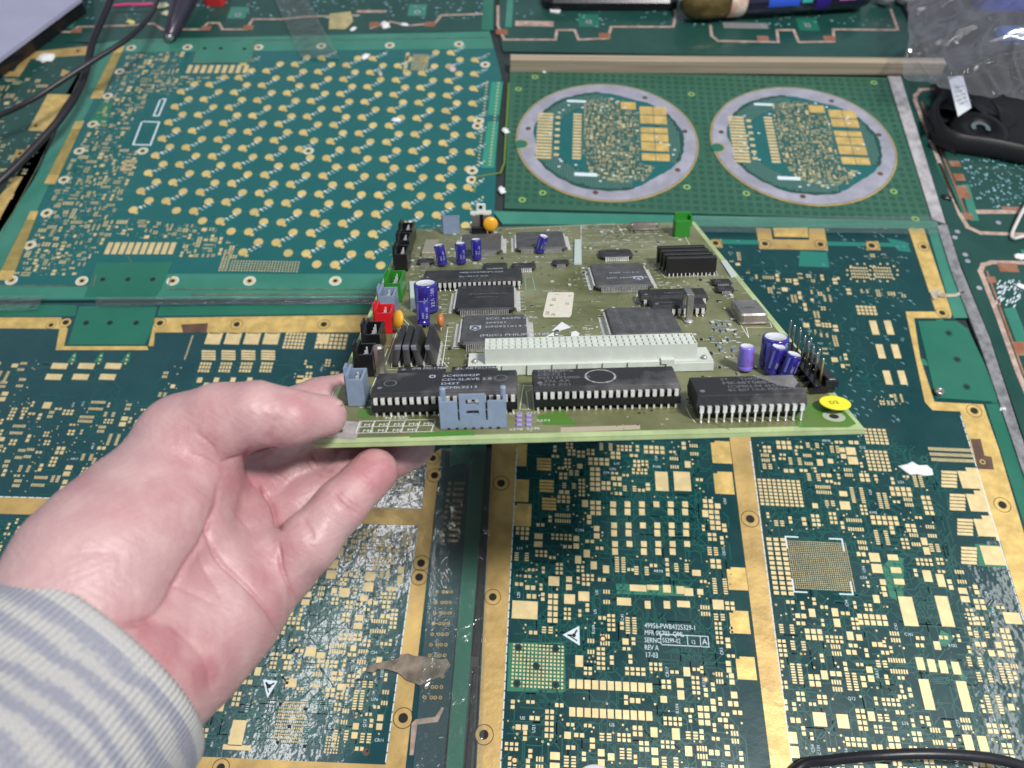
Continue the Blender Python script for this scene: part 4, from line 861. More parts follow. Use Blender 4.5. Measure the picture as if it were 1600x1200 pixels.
def dust(mb, u0, v0, u1, v1, h):
    mb.poly([(u0 + (u1 - u0) * .62, v1 - .3), (u0 + (u1 - u0) * .8, v0 + 6), (u1 - 3, v0 + 4), (u1 - .3, v0 + 8), (u1 - .3, v1 - .3)], h + .02, mat('grey_dust_film', (.11, .105, .11), .9, col2=(.26, .25, .25), vs=110, lo=.3, hi=.7, bump=.8, bs=1500, detail=9))
dip([(1077, 591), (1239, 584), (1260, 614), (1092, 619)], 9.6, 14, 0, None, (('ST     THOMSON SGS', .28, .78, 2.4, m_prtd), ('MK48T08B-15', .28, .56, 2.9, m_prtd), ('(C)MKL94 6M39', .31, .38, 2.4, m_prtd), ('B2 B07 ULR MX5AA9004', .30, .2, 2.2, m_prtd)), 'tall thick chip at front right with dust on top', thick=7.4, extra=dust)
dip([(664, 422), (814, 420), (815, 434), (661, 437)], 5.6, 20, 0, m_ic, (('A8BYX3480PC520', .36, .62, 2.5, m_prt), ('ZL-9217 CX', .36, .2, 2.5, m_prt)), 'long chip across the rear left')
dip([(1001, 452), (1101, 450), (1103, 460), (1000, 463)], 5.2, 10, 0, m_ic, (('74HCT245', .35, .3, 2.2, m_prtd),), 'rear one of the two short chips by the metal post')
dip([(1017, 467), (1099, 465), (1100, 475), (1018, 478)], 5.2, 9, 0, m_ic, (('HY6264', .1, .35, 2.2, m_prtd),), 'front one of the two short chips by the metal post')
dip([(622, 573), (694, 572), (694, 577), (622, 579)], 5.0, 8, 0, m_ic, (('(M) MC1488', .3, .2, 2.2, m_prt),), 'short chip hidden behind the front left chip')
dip([(706, 573), (776, 571), (776, 577), (706, 578)], 5.0, 8, 0, m_ic, (('TL ABT0177AP', .1, .2, 2.2, m_prt),), 'short chip behind the front left chip, next to the white connector')
def soic(face, h=2.3, n=12, txt=None, label=None): qfp(face, h, n, m_ic, ((txt, .1, .3, 2.0, m_prtd),) if txt else (), label, 'fb', ll=.75)
soic([(938, 390), (984, 389), (988, 399), (937, 400)], 2.4, 12, '74F244')
soic([(1113, 436), (1139, 435), (1141, 442), (1115, 443)], 1.8, 7, 'LM'); soic([(1120, 447), (1143, 446), (1145, 453), (1121, 454)], 1.8, 7, 'LM')
soic([(757, 411), (790, 410), (791, 417), (757, 418)], 2.2, 9); soic([(801, 411), (834, 410), (836, 417), (801, 418)], 2.2, 9, '4053'); soic([(865, 406), (886, 405), (888, 411), (865, 412)], 1.9, 7); soic([(654, 404), (675, 403), (677, 409), (654, 410)], 1.9, 7)

# ---- upright in-line packages
def zipchip(u0, v0, u1, v1, h, sh=0., m=None, grey=False, label=None, alongv=True):
    mb = MB(); mb.rbox(u0, v0, 1.0, u1, v1, h, m or m_icd, .35, .3, shx=sh)
    if grey: mb.rbox(u0 + sh * .86 + .1, v0 - .06 , h - 1.5, u1 + sh * .92 - .1, v0 + 1.5, h + .05, mat('grey_end', (.17, .17, .22), .6), .2, .1, shx=sh * .12)
    mb.line([], 1, 1, m_ic)
    o = bpart(mb, 'upright_chip', label); lb = MB(); L_ = (v1 - v0) if alongv else (u1 - u0); n = 12
    for k in range(n):
        t = (k + .5) / n
        for e in (0, 1):
            if alongv: x, y = (u0 - .3 if e else u1 + .5), v0 + L_ * t; lb.box(x - .25, y - .25, 0, x + .25, y + .25, 1.6, m_pin, 0, shx=-(.4 if not e else -.4))
            else: x, y = u0 + L_ * t, (v0 - .5 if e else v1 + .5); lb.box(x - .25, y - .25, 0, x + .25, y + .25, 1.6, m_pin)
    q = lb.build('pins', None); q.parent = o; q.location = Vector(q.location) - Vector(o.location); return o
for i, (xa, xb) in enumerate(((612.5, 622.5), (631, 641.5), (652, 661.5), (674.5, 683))):
    a = B(xa, 575); b = B(xb, 574.5); t = B((615, 627, 640, 662)[i], 545, 9.3); sh = t[0] - a[0]; v1 = B(630, 507, 9.3)[1]
    zipchip(a[0], a[1], b[0], max(v1, a[1] + 20), 9.3, sh, None, True, ('leftmost leaning slab chip', 'second leaning slab chip from left', 'third leaning slab chip from left', 'rightmost leaning slab chip')[i])
a = B(1042, 432); b = B(1117, 428)
m_slab = mat('matt_black_slab', (.008, .008, .009), .45, bump=.2, bs=900)
for i in range(4):
    dx = -i * .6; zipchip(a[0] + dx, a[1] + i * 6.2, b[0] + dx, a[1] + 3.6 + i * 6.2, 9.6, 0, m_slab, label=('front', 'second', 'third', 'rearmost')[i] + ' of the four black slab chips', alongv=False)

# ---- electrolytic capacitors
def elcap(x, y, r, h, lean=(0, 0), m=None, label=None, stripe=True, xt=None, top=True):
    u, v = B(x, y); mb = MB(); m = m or m_blue; ax = Vector((lean[0], lean[1], 1)); sl = mat('sleeve_print', (.12, .16, .55), .4)
    prof = [(r * .9, 0), (r, .4), (r, 1.2), (r * .93, 1.6), (r * .93, 2.0), (r, 2.4), (r, h - .7), (r * .96, h - .25), (r * .8, h), (r * .78, h - .12), (0, h - .12)]
    mats = [m] * 8 + [m_alu] * 2; c = Vector((u, v, .9)) ; mb.rev(prof, m, c, ax, 28, mats=mats)
    A = ax.normalized(); U_ = Vector((1, 0, 0)); U_ = (U_ - A * U_.dot(A)).normalized(); V_ = A.cross(U_)
    M = Matrix((U_, V_, A)).transposed().to_4x4(); M.translation = c + A * (h - .08)
    for k in range(3):
        an = rad(90 + 120 * k); d = Vector((math.cos(an), math.sin(an), 0)); n_ = Vector((-d.y, d.x, 0)) * r * .05
        mb.add([tuple(M @ p) for p in (n_, -n_, d * r * .72 - n_, d * r * .72 + n_)], [(0, 1, 2, 3)], mat('vent_groove', (.85, .87, .95), .4, metal=.3))
    if stripe:   # printed band with characters, wrapped on the side facing the front
        sa = rad(225)
        def wrap(a, z): return tuple(c + A * z + (U_ * math.cos(a) + V_ * math.sin(a)) * (r + .03))
        for k in range(6): a0, a1 = sa - .16 + .32 * k / 6, sa - .16 + .32 * (k + 1) / 6; mb.add([wrap(a0, 2.6), wrap(a1, 2.6), wrap(a1, h - 1), wrap(a0, h - 1)], [(0, 1, 2, 3)], sl if r > 2.5 else m)
        for t, aa, sz in (('35V 100', -62, r * .5), ('105C', -95, r * .42)):
            vs, fs = text_geo(t); w = max(p[0] for p in vs) * sz; k = min(1, (h - 4) / w)
            mb.add([wrap(rad(aa) + b * sz / r, 2.8 + a * sz * k) for a, b in vs], fs, m_prt if m is not m_violet else mat('brown_print', (.25, .05, .10), .5))
    for s in (-1, 1): mb.tube([(u + s * r * .4, v, 0), c + U_ * s * r * .4], .3, m_pin, 6)
    return bpart(mb, 'capacitor', label)
elcap(1206, 574, 5.0, 12.0, label='large dark blue capacitor at right')
elcap(1204, 585, 2.9, 11.0, (.15, -.05), label='slim dark blue capacitor in front of the large one')
elcap(1227, 592, 2.9, 9.5, (.22, .0), label='slim capacitor beside the tall pins')
elcap(1163, 580, 2.9, 9.6, (.0, .02), m_violet, 'light violet capacitor')
elcap(668, 487, 5.4, 13.2, label='large dark blue capacitor at left')
elcap(662, 511, 3.0, 10.5, (.02, .35), label='small blue capacitor leaning on the large one')
elcap(692, 416, 2.8, 11.0, (-.14, .05)); elcap(721, 413, 2.9, 11.0); elcap(745, 407, 2.8, 11.0, (.0, .06)); elcap(843, 396, 2.7, 9.8, (.26, -.12), label='blue capacitor leaning over the rear chip')

# ---- disc capacitors
def discap(x, y, r, th, h, m, yaw, label, lean=0.):
    u, v = B(x, y); mb = MB(); d = Vector((math.cos(rad(yaw)), math.sin(rad(yaw)), lean)); n = 18
    mb.rev([(0, -th), (r * .55, -th * .9), (r * .88, -th * .5), (r, 0), (r * .88, th * .5), (r * .55, th * .9), (0, th)], m, (u, v, h), d, n)
    for s in (-1, 1): q = Vector((-d.y, d.x, 0)).normalized() * s * r * .45; mb.tube([(u + q.x, v + q.y, 0), (u + q.x, v + q.y, h - r * .6)], .3, m_pin, 5)
    return bpart(mb, 'disc_capacitor', label)
discap(624, 521, 4.2, 1.7, 6.6, m_yel, -150, 'round yellow disc capacitor at left', .35); discap(767, 366, 4.6, 1.7, 6.3, m_yel, -85, 'round yellow disc capacitor at the rear'); discap(690, 516, 3.2, 1.5, 4.6, m_org, 178, 'small orange disc capacitor')

# ---- cans and crystals
def can(x0, y0, x1, y1, dep, h, m, r=1.2, name='crystal_can', label=None, flange=True, rt=.8, ft=None):
    a = B(x0, y0); b = B(x1, y1); v = (a[1] + b[1]) / 2; mb = MB()
    if flange: mb.rbox(a[0] - .5, v - .5, .4, b[0] + .5, v + dep + .5, 1.1, m, r, .1)
    mb.rbox(a[0], v, 1.1 if flange else .3, b[0], v + dep, h, m, r, rt)
    if ft: mb.text(ft, a[0] + 2, v + dep * .4, h + .03, 2.2, M_hole)
    return bpart(mb, name, label)
can(1156, 508, 1199, 507, 18, 5.0, m_can, 1.4, 'oscillator_can', 'rectangular metal can near the right edge', ft='6.5536'); can(586, 590, 603, 590, 4.2, 12.6, m_can, 2.0, label='tall narrow metal can at front left')
can(985, 361, 1029, 360, 5, 4.4, m_can, 1.4, label='low metal can at the rear edge'); can(659, 402, 681, 402, 26, 2.8, mat('brushed_tin', (.50, .46, .36), .35, metal=.6), .6, 'shield_can', 'flat tin can at rear left', False, .2)
# metal post: folded strip
mb = MB(); u, v = B(1076, 503)
mb.rbox(u - 1.6, v - .5, 0, u + 1.6, v + .9, 12.6, m_steel, .5, .5); mb.rbox(u - 1.6, v - .5, 12.0, u + 1.6, v + 9.0, 13.0, m_steel, .4, .3); mb.rbox(u - 1.6, v + 8.1, 0, u + 1.6, v + 9.2, 12.2, m_steel, .5, .2); mb.rev([(2.6, 0), (1.9, .8), (1.5, 1.0)], m_solder, (u, v, 0), n=12); bpart(mb, 'metal_post')
# white strips stuck on the board, jumper pieces
for q, h, nm in (([(897, 414), (909, 414), (908, 377), (898, 377)], 1.2, 'white_strip'), ([(642, 486), (656, 486), (656, 442), (640, 442)], 1.0, 'white_strip'), ([(1142, 434), (1151, 432), (1135, 408), (1126, 409)], .6, 'white_strip')):
    mb = MB(); mb.prism(P_(*q), .1, h, mat('milky_plastic', (.50, .58, .56), .35)); bpart(mb, nm)
# white multi-row connector
mb = MB(); a = B(757, 548, 10.6); b = B(1089, 535, 10.6); c = B(752, 531, 10.6); v0 = (a[1] + b[1]) / 2; v1 = v0 + max(7.5, min(10.5, c[1] - a[1])); u0, u1 = a[0], b[0]
mb.box(u0, v0, 4.2, u1, v1, 10.0, m_ivory)
for j in range(4): y = v0 + (v1 - v0) * j / 3; mb.box(u0, max(v0, y - .35), 10.02, u1, min(v1, y + .35), 10.6, m_ivory)
n = 33
for k in range(n + 1): x = u0 + (u1 - u0) * k / n; mb.box(max(u0, x - .4), v0 + .02, 10.01, min(u1, x + .4), v1 - .02, 10.58, m_ivory)
w0 = B(733, 576)[0]; w1 = B(1111, 574)[0]; mb.box(w0, v0 - 1.6, .3, w1, v1 + .5, 4.2, m_ivory)
mb.box(w0, v0 - 2.4, .3, w0 + 12, v0 - 1.62, 3.4, m_ivory); mb.box(w1 - 18, v0 - 2.4, .3, w1, v0 - 1.62, 3.6, m_ivory); mb.box(w1 - 20, v0 - 2.4, 3.6, w1 - 15, v0 + .6, 5.2, m_ivory)
k = w0 + 13
while k < w1 - 24: mb.box(k, v0 - 2.6, .5, k + 6.2, v0 - 1.62, 4.6, m_ivory, .15); k += 9.6
bpart(mb, 'white_connector')
for x, y in ((742, 566), (1100, 560)):
    mb = MB(); u, v = B(x, y, 4.2); mb.rev([(1.2, 4.2), (1.2, 4.9), (.7, 5.5), (0, 5.6)], m_lead, (u, v, 0), n=10); bpart(mb, 'connector_rivet')

# ---- box headers along the left edge
def header(u0, v0, u1, v1, h, m, label=None, npin=4, wall=1.0, pins=True, latch='l'):
    mb = MB(); mb.box(u0, v0, .3, u1, v1, 2.2, m)
    mb.box(u0, v0, 2.2, u0 + wall, v1, h, m); mb.box(u1 - wall, v0, 2.2, u1, v1, h * .86, m)
    mb.box(u0 + wall, v0, 2.2, u1 - wall, v0 + wall, h * .86, m); mb.box(u0 + wall, v1 - wall, 2.2, u1 - wall, v1, h * .86, m)
    y = v0 + (v1 - v0) * .18; mb.hexa([(u0 - 1.0, y, 3), (u0, y, 3), (u0, v1 - (y - v0), 3), (u0 - 1.0, v1 - (y - v0), 3)], [(u0 - .8, y + .6, h * 1.16), (u0, y + .6, h * 1.16), (u0, v1 - (y - v0) - 1.6, h * 1.16), (u0 - .8, v1 - (y - v0) - 1.6, h * 1.16)], m)
    o = bpart(mb, 'connector', label)
    if pins:
        pb = MB()
        for k in range(npin): y = v0 + (v1 - v0) * (k + .8) / (npin + .6); pb.box(u0 + (u1 - u0) * .5 - .32, y - .32, 2.2, u0 + (u1 - u0) * .5 + .32, y + .32, h * .8, m_pin)
        q = pb.build('pins', None); q.parent = o; q.location = Vector(q.location) - Vector(o.location)
    return o
a = B(545, 636); b = B(570, 636); c = B(578, 590)
header(a[0], a[1], b[0] + .3, a[1] + 10.0, 12.4, m_grey, 'grey box connector at the front left corner', 3)
for (x, y), wd, ln, m, nm in (((557, 590), 7.0, 11.5, m_bk, 'black box connector behind the grey corner one'), ((569, 557), 7.2, 15, m_bk, 'black box connector in front of the red one'), ((588, 522), 7.2, 12, m_red, 'red box connector'),
        ((594, 494), 7.2, 13, m_grey, 'grey box connector between red and green'), ((604, 473), 7.4, 20, m_grn, 'green box connector on the left edge'),
        ((617, 425), 7.0, 18, m_bk, 'front black connector of the rear row'), ((622, 402), 7.0, 17, m_bk, 'middle black connector of the rear row'), ((626, 385), 7.5, 18, m_bk, 'rear black connector of the rear row')):
    u, v = B(x, y); header(u, v, u + wd, v + ln, 11.0, m, nm, 4 if ln > 12 else 3)
a = B(693, 367); mb = MB(); header(a[0], a[1], a[0] + 10, a[1] + 6, 12.0, m_grey, 'grey connector on the rear edge', 0, pins=False)
a = B(1054, 371); mb = MB(); w = 9
mb.rbox(a[0], a[1], .2, a[0] + w, a[1] + 8, 9.6, m_grn, .5, .3); mb.rbox(a[0] + .6, a[1] + 6.4, 9.5, a[0] + w + 1, a[1] + 8.4, 13.2, m_grn, .4, .3); mb.box(a[0] + w, a[1] + 2, 6, a[0] + w + 1.2, a[1] + 8, 12, m_grn); bpart(mb, 'connector', 'green connector at the rear right corner')
# rear bracketed part: black base, metal shell, white lug
mb = MB(); a = B(737, 366); mb.rbox(a[0], a[1], .2, a[0] + 12, a[1] + 8, 4.0, m_bk, .4, .3); mb.rbox(a[0] + .2, a[1] + 3, 3.9, a[0] + 5.2, a[1] + 8, 11, m_can, .4, .3); mb.rbox(a[0] + 7.2, a[1] + 3, 3.9, a[0] + 12, a[1] + 8, 11, m_can, .4, .3)
mb.box(a[0] + 5.2, a[1] + 5, 3.9, a[0] + 7.2, a[1] + 8, 10.9, m_bk); mb.rbox(a[0] - .6, a[1] + 4, 11, a[0] + 12.4, a[1] + 9, 12.4, m_ivory, .5, .3); mb.rbox(a[0] + 3, a[1] + 6, 12.4, a[0] + 9, a[1] + 8, 17, m_ivory, .8, .5); mb.rev([(1.1, 0), (1.1, .2)], M_hole, (a[0] + 6, a[1] + 5.95, 15), (0, -1, 0), n=12)
bpart(mb, 'bracket_socket', 'metal shelled socket with white lug at the rear edge')
# grey shrouded connector at the front
mb = MB(); a = B(689, 670); b = B(792, 671); u0, u1 = a[0], b[0]; v0 = (a[1] + b[1]) / 2; W_ = u1 - u0; D_ = 6.0; hw = 10.4; f = lambda t: u0 + W_ * t
for t0, t1, z0, z1 in ((0, .27, 3.2, hw), (.30, .40, 3.2, hw + 2.6), (.59, .69, 3.2, hw + 2.6), (.72, 1, 3.2, hw), (.40, .59, 3.2, 5.6), (.40, .59, 7.2, 9.2), (.40, .59, 11.2, 13.0)):
    mb.box(f(t0), v0, z0, f(t1), v0 + 1.1, z1, m_grey)
mb.box(u0, v0, .2, u1, v0 + 1.1, 3.2, m_grey)
mb.box(u0, v0 + 1.1, .2, u1, v0 + D_, 2.2, m_grey)
for e in (0, 1):
    x = u0 if e == 0 else u1 - 1.1
    mb.box(x, v0 + 1.1, 2.2, x + 1.1, v0 + D_, hw + .2, m_grey); xx = u0 - .0 if e == 0 else u1 - 2.0
    mb.rbox(xx, v0 + D_ - 2.2, 2.2, xx + 2.0, v0 + D_, hw + 3.2, m_grey, .7, .4)
mb.box(u0 + 1.1, v0 + D_ - 1.0, 2.2, u1 - 1.1, v0 + D_ - .02, 4.4, m_grey)
o = bpart(mb, 'connector', 'grey shrouded connector with latch at the front edge'); pb = MB()
for k in range(7): x = u0 + W_ * (k + 1) / 8.0; pb.box(x - .35, v0 + 3.0, 2.2, x + .35, v0 + 3.7, 8.6, m_pin); pb.box(x - .5, v0 - .12, .05, x + .5, v0 + .02, .7, M_hole)
q = pb.build('pins', None); q.parent = o; q.location = Vector(q.location) - Vector(o.location)
# purple solder dots by the front connector, small surface parts at right
for i in range(3):
    for j in (0, 1):
        mb = MB(); u, v = B(811 + j * 15, 651 + i * 7); mb.rbox(u - 1, v - .8, .05, u + 1, v + .8, .9, mat('violet_part', (.28, .22, .50), .4), .4, .3); bpart(mb, 'small_capacitor')
for i, (x, y) in enumerate(((1113, 505), (1122, 508), (1131, 506), (1140, 509), (1118, 516), (1128, 518), (1137, 517), (1113, 530), (1122, 540), (1131, 535), (1140, 532), (1127, 548), (1150, 495), (1146, 548))):
    mb = MB(); u, v = B(x, y); mb.box(u - .7, v - 1.5, .05, u + .7, v + 1.5, .7, m_solder); mb.box(u - .72, v - .9, .04, u + .72, v + .9, .74, mat('resistor_top', (.10, .14, .22), .4) if i % 3 else m_ivory); bpart(mb, 'chip_resistor')
# tall pin header
mb = MB(); a = B(1279, 612); b = B(1236, 548); n = 8
mb.box(a[0] - 2.2, a[1] - 2.0, .2, a[0] + 2.0, b[1] + 2, 3.0, m_bk)
for k in range(n + 1): y = a[1] - 2 + (b[1] + 4 - a[1]) * k / n; mb.box(a[0] + 1.2, y - .5, 3.0, a[0] + 5.6, y + .5, 5.2, m_bk) if k < 6 else None; mb.box(a[0] - 4.0, y - .25, .3, a[0] - 2.2, y + .25, 2.4, m_bk)
mb.rbox(a[0] + 2.0, a[1] - 1.4, .2, a[0] + 5.2, a[1] + 12, 5.6, m_bk, .5, .3)
o = bpart(mb, 'pin_header')
for k in range(n):
    y = a[1] + (b[1] - a[1]) * k / (n - 1); pb = MB(); lean = rb.uniform(-.4, .5)
    for j in ((0, 1) if k in (2, 4, 6) else (0,)): pb.tube([(a[0] + j * 2.3, y, 2.9), (a[0] + lean + j * 2.3, y, 12.6 - j), (a[0] + lean + j * 2.3, y, 13.3 - j)], [.42, .42, .2], m_steel if k else mat('gilt_pin', (.62, .5, .25), .3, metal=.8), 6)
    q = pb.build('pin', None); q.parent = o; q.location = Vector(q.location) - Vector(o.location)
# yellow dot sticker on a spacer
u, v = B(1303, 640); mb = MB(); mb.rev([(1.5, 0), (1.5, 2.4)], m_ivory, (u, v + .2, 0), n=14); bpart(mb, 'spacer')
mb = MB(); mb.rev([(5.1, 2.5), (5.1, 2.75), (4.9, 2.8), (0, 2.8)], mat('yellow_paper', (.78, .72, .03), .45), (u, v, 0), n=32, smooth=False); text_geo('D2'); mb.text('D2', u - 2.0, v - 1.2, 2.86, 3.0, M_hole, 8, .9); bpart(mb, 'sticker', 'round yellow dot sticker')

# ================================================================ the person: hand and forearm as one surface, grown from a signed distance field
def cam_mm(x, y, Z): return np.array([(x - 800) / FPX * Z, (600 - y) / FPX * Z, Z])
C2W = np.array([CR, CU, CF]).T
HS = .95   # grid step, mm
lo = np.array([-205., -150., 135.]); hi = np.array([-5., 25., 325.])
dims = np.ceil((hi - lo) / HS).astype(int)
ax_ = [lo[i] + HS * np.arange(dims[i]) for i in range(3)]
def smin(a, b, k):
    h = np.clip(.5 + .5 * (b - a) / k, 0, 1); return b + (a - b) * h - k * h * (1 - h)
def field(): return np.full(tuple(dims), 60., np.float32)
def cone(D, a, b, k, pad=16.):
    """smooth-union a round cone (x, y, Z, r) -> (x, y, Z, r) into D, only near it"""
    A, Bp = cam_mm(*a[:3]), cam_mm(*b[:3]); ra, rb_ = a[3], b[3]
    mn = np.minimum(A - ra, Bp - rb_) - pad; mx = np.maximum(A + ra, Bp + rb_) + pad
    i0 = np.clip(((mn - lo) / HS).astype(int), 0, dims); i1 = np.clip(((mx - lo) / HS).astype(int) + 1, 0, dims)
    if (i1 <= i0).any(): return
    X, Y, Z = np.meshgrid(*[ax_[i][i0[i]:i1[i]].astype(np.float32) for i in range(3)], indexing='ij', sparse=True)
    d = Bp - A; L2 = d @ d; t = np.clip(((X - A[0]) * d[0] + (Y - A[1]) * d[1] + (Z - A[2]) * d[2]) / L2, 0, 1)
    q = np.sqrt((X - A[0] - d[0] * t) ** 2 + (Y - A[1] - d[1] * t) ** 2 + (Z - A[2] - d[2] * t) ** 2) - (ra + (rb_ - ra) * t)
    sl = tuple(slice(i0[i], i1[i]) for i in range(3)); D[sl] = smin(D[sl], q, k)
def chain(D, pts, k):
    for a, b in zip(pts, pts[1:]): cone(D, a, b, k)
palm = field()
for a, b, k in (
    ((-150, 1235, 178, 17), (92, 982, 209, 18), 8), ((92, 982, 209, 18), (150, 897, 221, 21.5), 8),
    ((-30, 1345, 178, 17), (200, 1092, 210, 17.5), 8), ((200, 1092, 210, 17.5), (290, 1016, 228, 16.5), 10), ((30, 1180, 190, 20), (150, 1030, 212, 20), 9), ((150, 1030, 212, 20), (200, 950, 225, 20), 9),
    ((150, 897, 221, 21.5), (228, 838, 238, 24.5), 8), ((228, 838, 238, 24.5), (285, 735, 250, 17), 10),     # ball of the thumb
    ((285, 735, 250, 17), (296, 692, 250, 14.2), 8),
    ((290, 1016, 228, 16.5), (355, 950, 240, 15.5), 9), ((355, 950, 240, 15.5), (398, 908, 252, 13.2), 9),   # edge of the hand
    ((230, 960, 235, 17), (345, 758, 272, 12.5), 10), ((240, 970, 235, 17), (375, 800, 268, 12.5), 9), ((260, 985, 234, 17), (395, 850, 262, 12.5), 9), ((280, 1000, 232, 16), (402, 895, 256, 12.5), 9)): cone(palm, a, b, k)
thumb = field(); chain(thumb, [(285, 735, 250, 16), (296, 690, 249, 14.0), (345, 661, 246, 11.6), (402, 647, 244, 9.9)], 5)
chain(thumb, [(402, 647, 244, 9.9), (452, 652, 245, 8.6), (508, 650, 251, 6.9)], 3); cone(thumb, (440, 652, 252, 8), (500, 652, 257, 6.2), 4)
fing = {'little': [(398, 905, 254, 12), (440, 885, 251, 11), (480, 850, 250, 9.4), (532, 790, 254, 8.1), (585, 737, 263, 7.9)],
        'ring': [(395, 850, 262, 12), (432, 822, 268, 10), (478, 785, 275, 9.4), (560, 738, 281, 8.8), (645, 696, 284, 8)],
        'middle': [(375, 800, 268, 12.5), (415, 765, 275, 10.5), (462, 732, 281, 9.6), (540, 702, 288, 8.8), (620, 672, 296, 8)],
        'index': [(345, 758, 272, 12.5), (372, 700, 282, 10.8), (425, 655, 292, 9.8), (500, 628, 302, 8.9), (580, 604, 312, 7.8)]}
D = smin(palm, thumb, 5.)
for nm in ('little', 'ring', 'middle', 'index'):
    f_ = field(); chain(f_, fing[nm], 3.2); D = np.minimum(D, smin(palm, f_, 4.)) if nm != 'x' else D
del palm, thumb, f_
def surface_nets(S):
    nx, ny, nz = S.shape; neg = S < 0
    cnt = np.zeros((nx - 1, ny - 1, nz - 1), np.int8)
    for i in (0, 1):
        for j in (0, 1):
            for k in (0, 1): cnt += neg[i:nx - 1 + i, j:ny - 1 + j, k:nz - 1 + k]
    act = (cnt > 0) & (cnt < 8); idx = -np.ones(act.shape, np.int64); c = np.argwhere(act); idx[act] = np.arange(len(c))
    P = np.zeros((len(c), 3)); W_ = np.zeros(len(c)); cor = [(i, j, k) for i in (0, 1) for j in (0, 1) for k in (0, 1)]
    val = {q: S[c[:, 0] + q[0], c[:, 1] + q[1], c[:, 2] + q[2]] for q in cor}
    for a in cor:
        for d in range(3):
            if a[d]: continue
            b = list(a); b[d] = 1; b = tuple(b); va, vb = val[a], val[b]; m = (va < 0) != (vb < 0)
            t = np.where(m, va / np.where(m, va - vb, 1), 0); p = np.repeat(np.array(a, float)[None], len(c), 0); p[:, d] += t
            P[m] += p[m]; W_[m] += 1
    P = c + P / W_[:, None]; F = []
    for d in range(3):
        u, v = (d + 1) % 3, (d + 2) % 3; s0 = [slice(None)] * 3; s1 = [slice(None)] * 3; s0[d] = slice(0, -1); s1[d] = slice(1, None)
        a, b = neg[tuple(s0)], neg[tuple(s1)]; e = np.argwhere(a != b); e = e[(e[:, u] > 0) & (e[:, v] > 0) & (e[:, u] < S.shape[u] - 1) & (e[:, v] < S.shape[v] - 1)]
        fl = a[e[:, 0], e[:, 1], e[:, 2]]; q = []
        for du, dv in ((-1, -1), (0, -1), (0, 0), (-1, 0)): r = e.copy(); r[:, u] += du; r[:, v] += dv; q.append(idx[r[:, 0], r[:, 1], r[:, 2]])
        q = np.stack(q, 1); q = np.where(fl[:, None], q, q[:, ::-1]); F.append(q)
    return P, np.concatenate(F)
HV, HF = surface_nets(D); HV = lo + HV * HS; del D
# relax, then split each quad once for finer relief
def relax(V, F, n, lam=.5):
    E = np.concatenate([F[:, [0, 1]], F[:, [1, 2]], F[:, [2, 3]], F[:, [3, 0]]]); E = np.unique(np.sort(E, 1), axis=0)
    for _ in range(n):
        A = np.zeros_like(V); K = np.zeros(len(V)); np.add.at(A, E[:, 0], V[E[:, 1]]); np.add.at(A, E[:, 1], V[E[:, 0]]); np.add.at(K, E[:, 0], 1); np.add.at(K, E[:, 1], 1)
        V = V + lam * (A / K[:, None] - V)
    return V
HV = relax(HV, HF, 3)
def split(V, F):
    E = np.concatenate([F[:, [0, 1]], F[:, [1, 2]], F[:, [2, 3]], F[:, [3, 0]]]); Es = np.sort(E, 1); Uq, inv = np.unique(Es, axis=0, return_inverse=True); inv = inv.reshape(-1)
    n = len(V); m = len(Uq); f = len(F); V2 = np.concatenate([V, V[Uq].mean(1), V[F].mean(1)]); e = [n + inv[i * f:(i + 1) * f] for i in range(4)]; c = n + m + np.arange(f)
    F2 = np.concatenate([np.stack([F[:, i], e[i], c, e[i - 1]], 1) for i in range(4)]); return V2, F2
HV, HF = split(HV, HF); HV = relax(HV, HF, 2)
def normals(V, F):
    N = np.cross(V[F[:, 2]] - V[F[:, 0]], V[F[:, 3]] - V[F[:, 1]]); R_ = np.zeros_like(V)
    for i in range(4): np.add.at(R_, F[:, i], N)
    return R_ / (np.linalg.norm(R_, axis=1)[:, None] + 1e-9)
HN = normals(HV, HF)
if (HN * (HV - HV.mean(0))).sum() < 0: HF = HF[:, ::-1]; HN = -HN
PX = 800 + FPX * HV[:, 0] / HV[:, 2]; PY = 600 - FPX * HV[:, 1] / HV[:, 2]; FR = ((HN * HV).sum(1) < 0)
def dist_poly(pts, zr=None):
    p = np.array(spline([(a, b, 0) for a, b in pts], 6))[:, :2]; d = np.full(len(HV), 1e9); tt = np.zeros(len(HV)); n = len(p) - 1
    for i in range(n):
        a, b = p[i], p[i + 1]; e = b - a; t = np.clip(((PX - a[0]) * e[0] + (PY - a[1]) * e[1]) / (e @ e), 0, 1)
        q = np.hypot(PX - a[0] - e[0] * t, PY - a[1] - e[1] * t); m = q < d; d[m] = q[m]; tt[m] = (i + t[m]) / n
    return d, tt
disp = np.zeros(len(HV)); flush = np.zeros(len(HV))
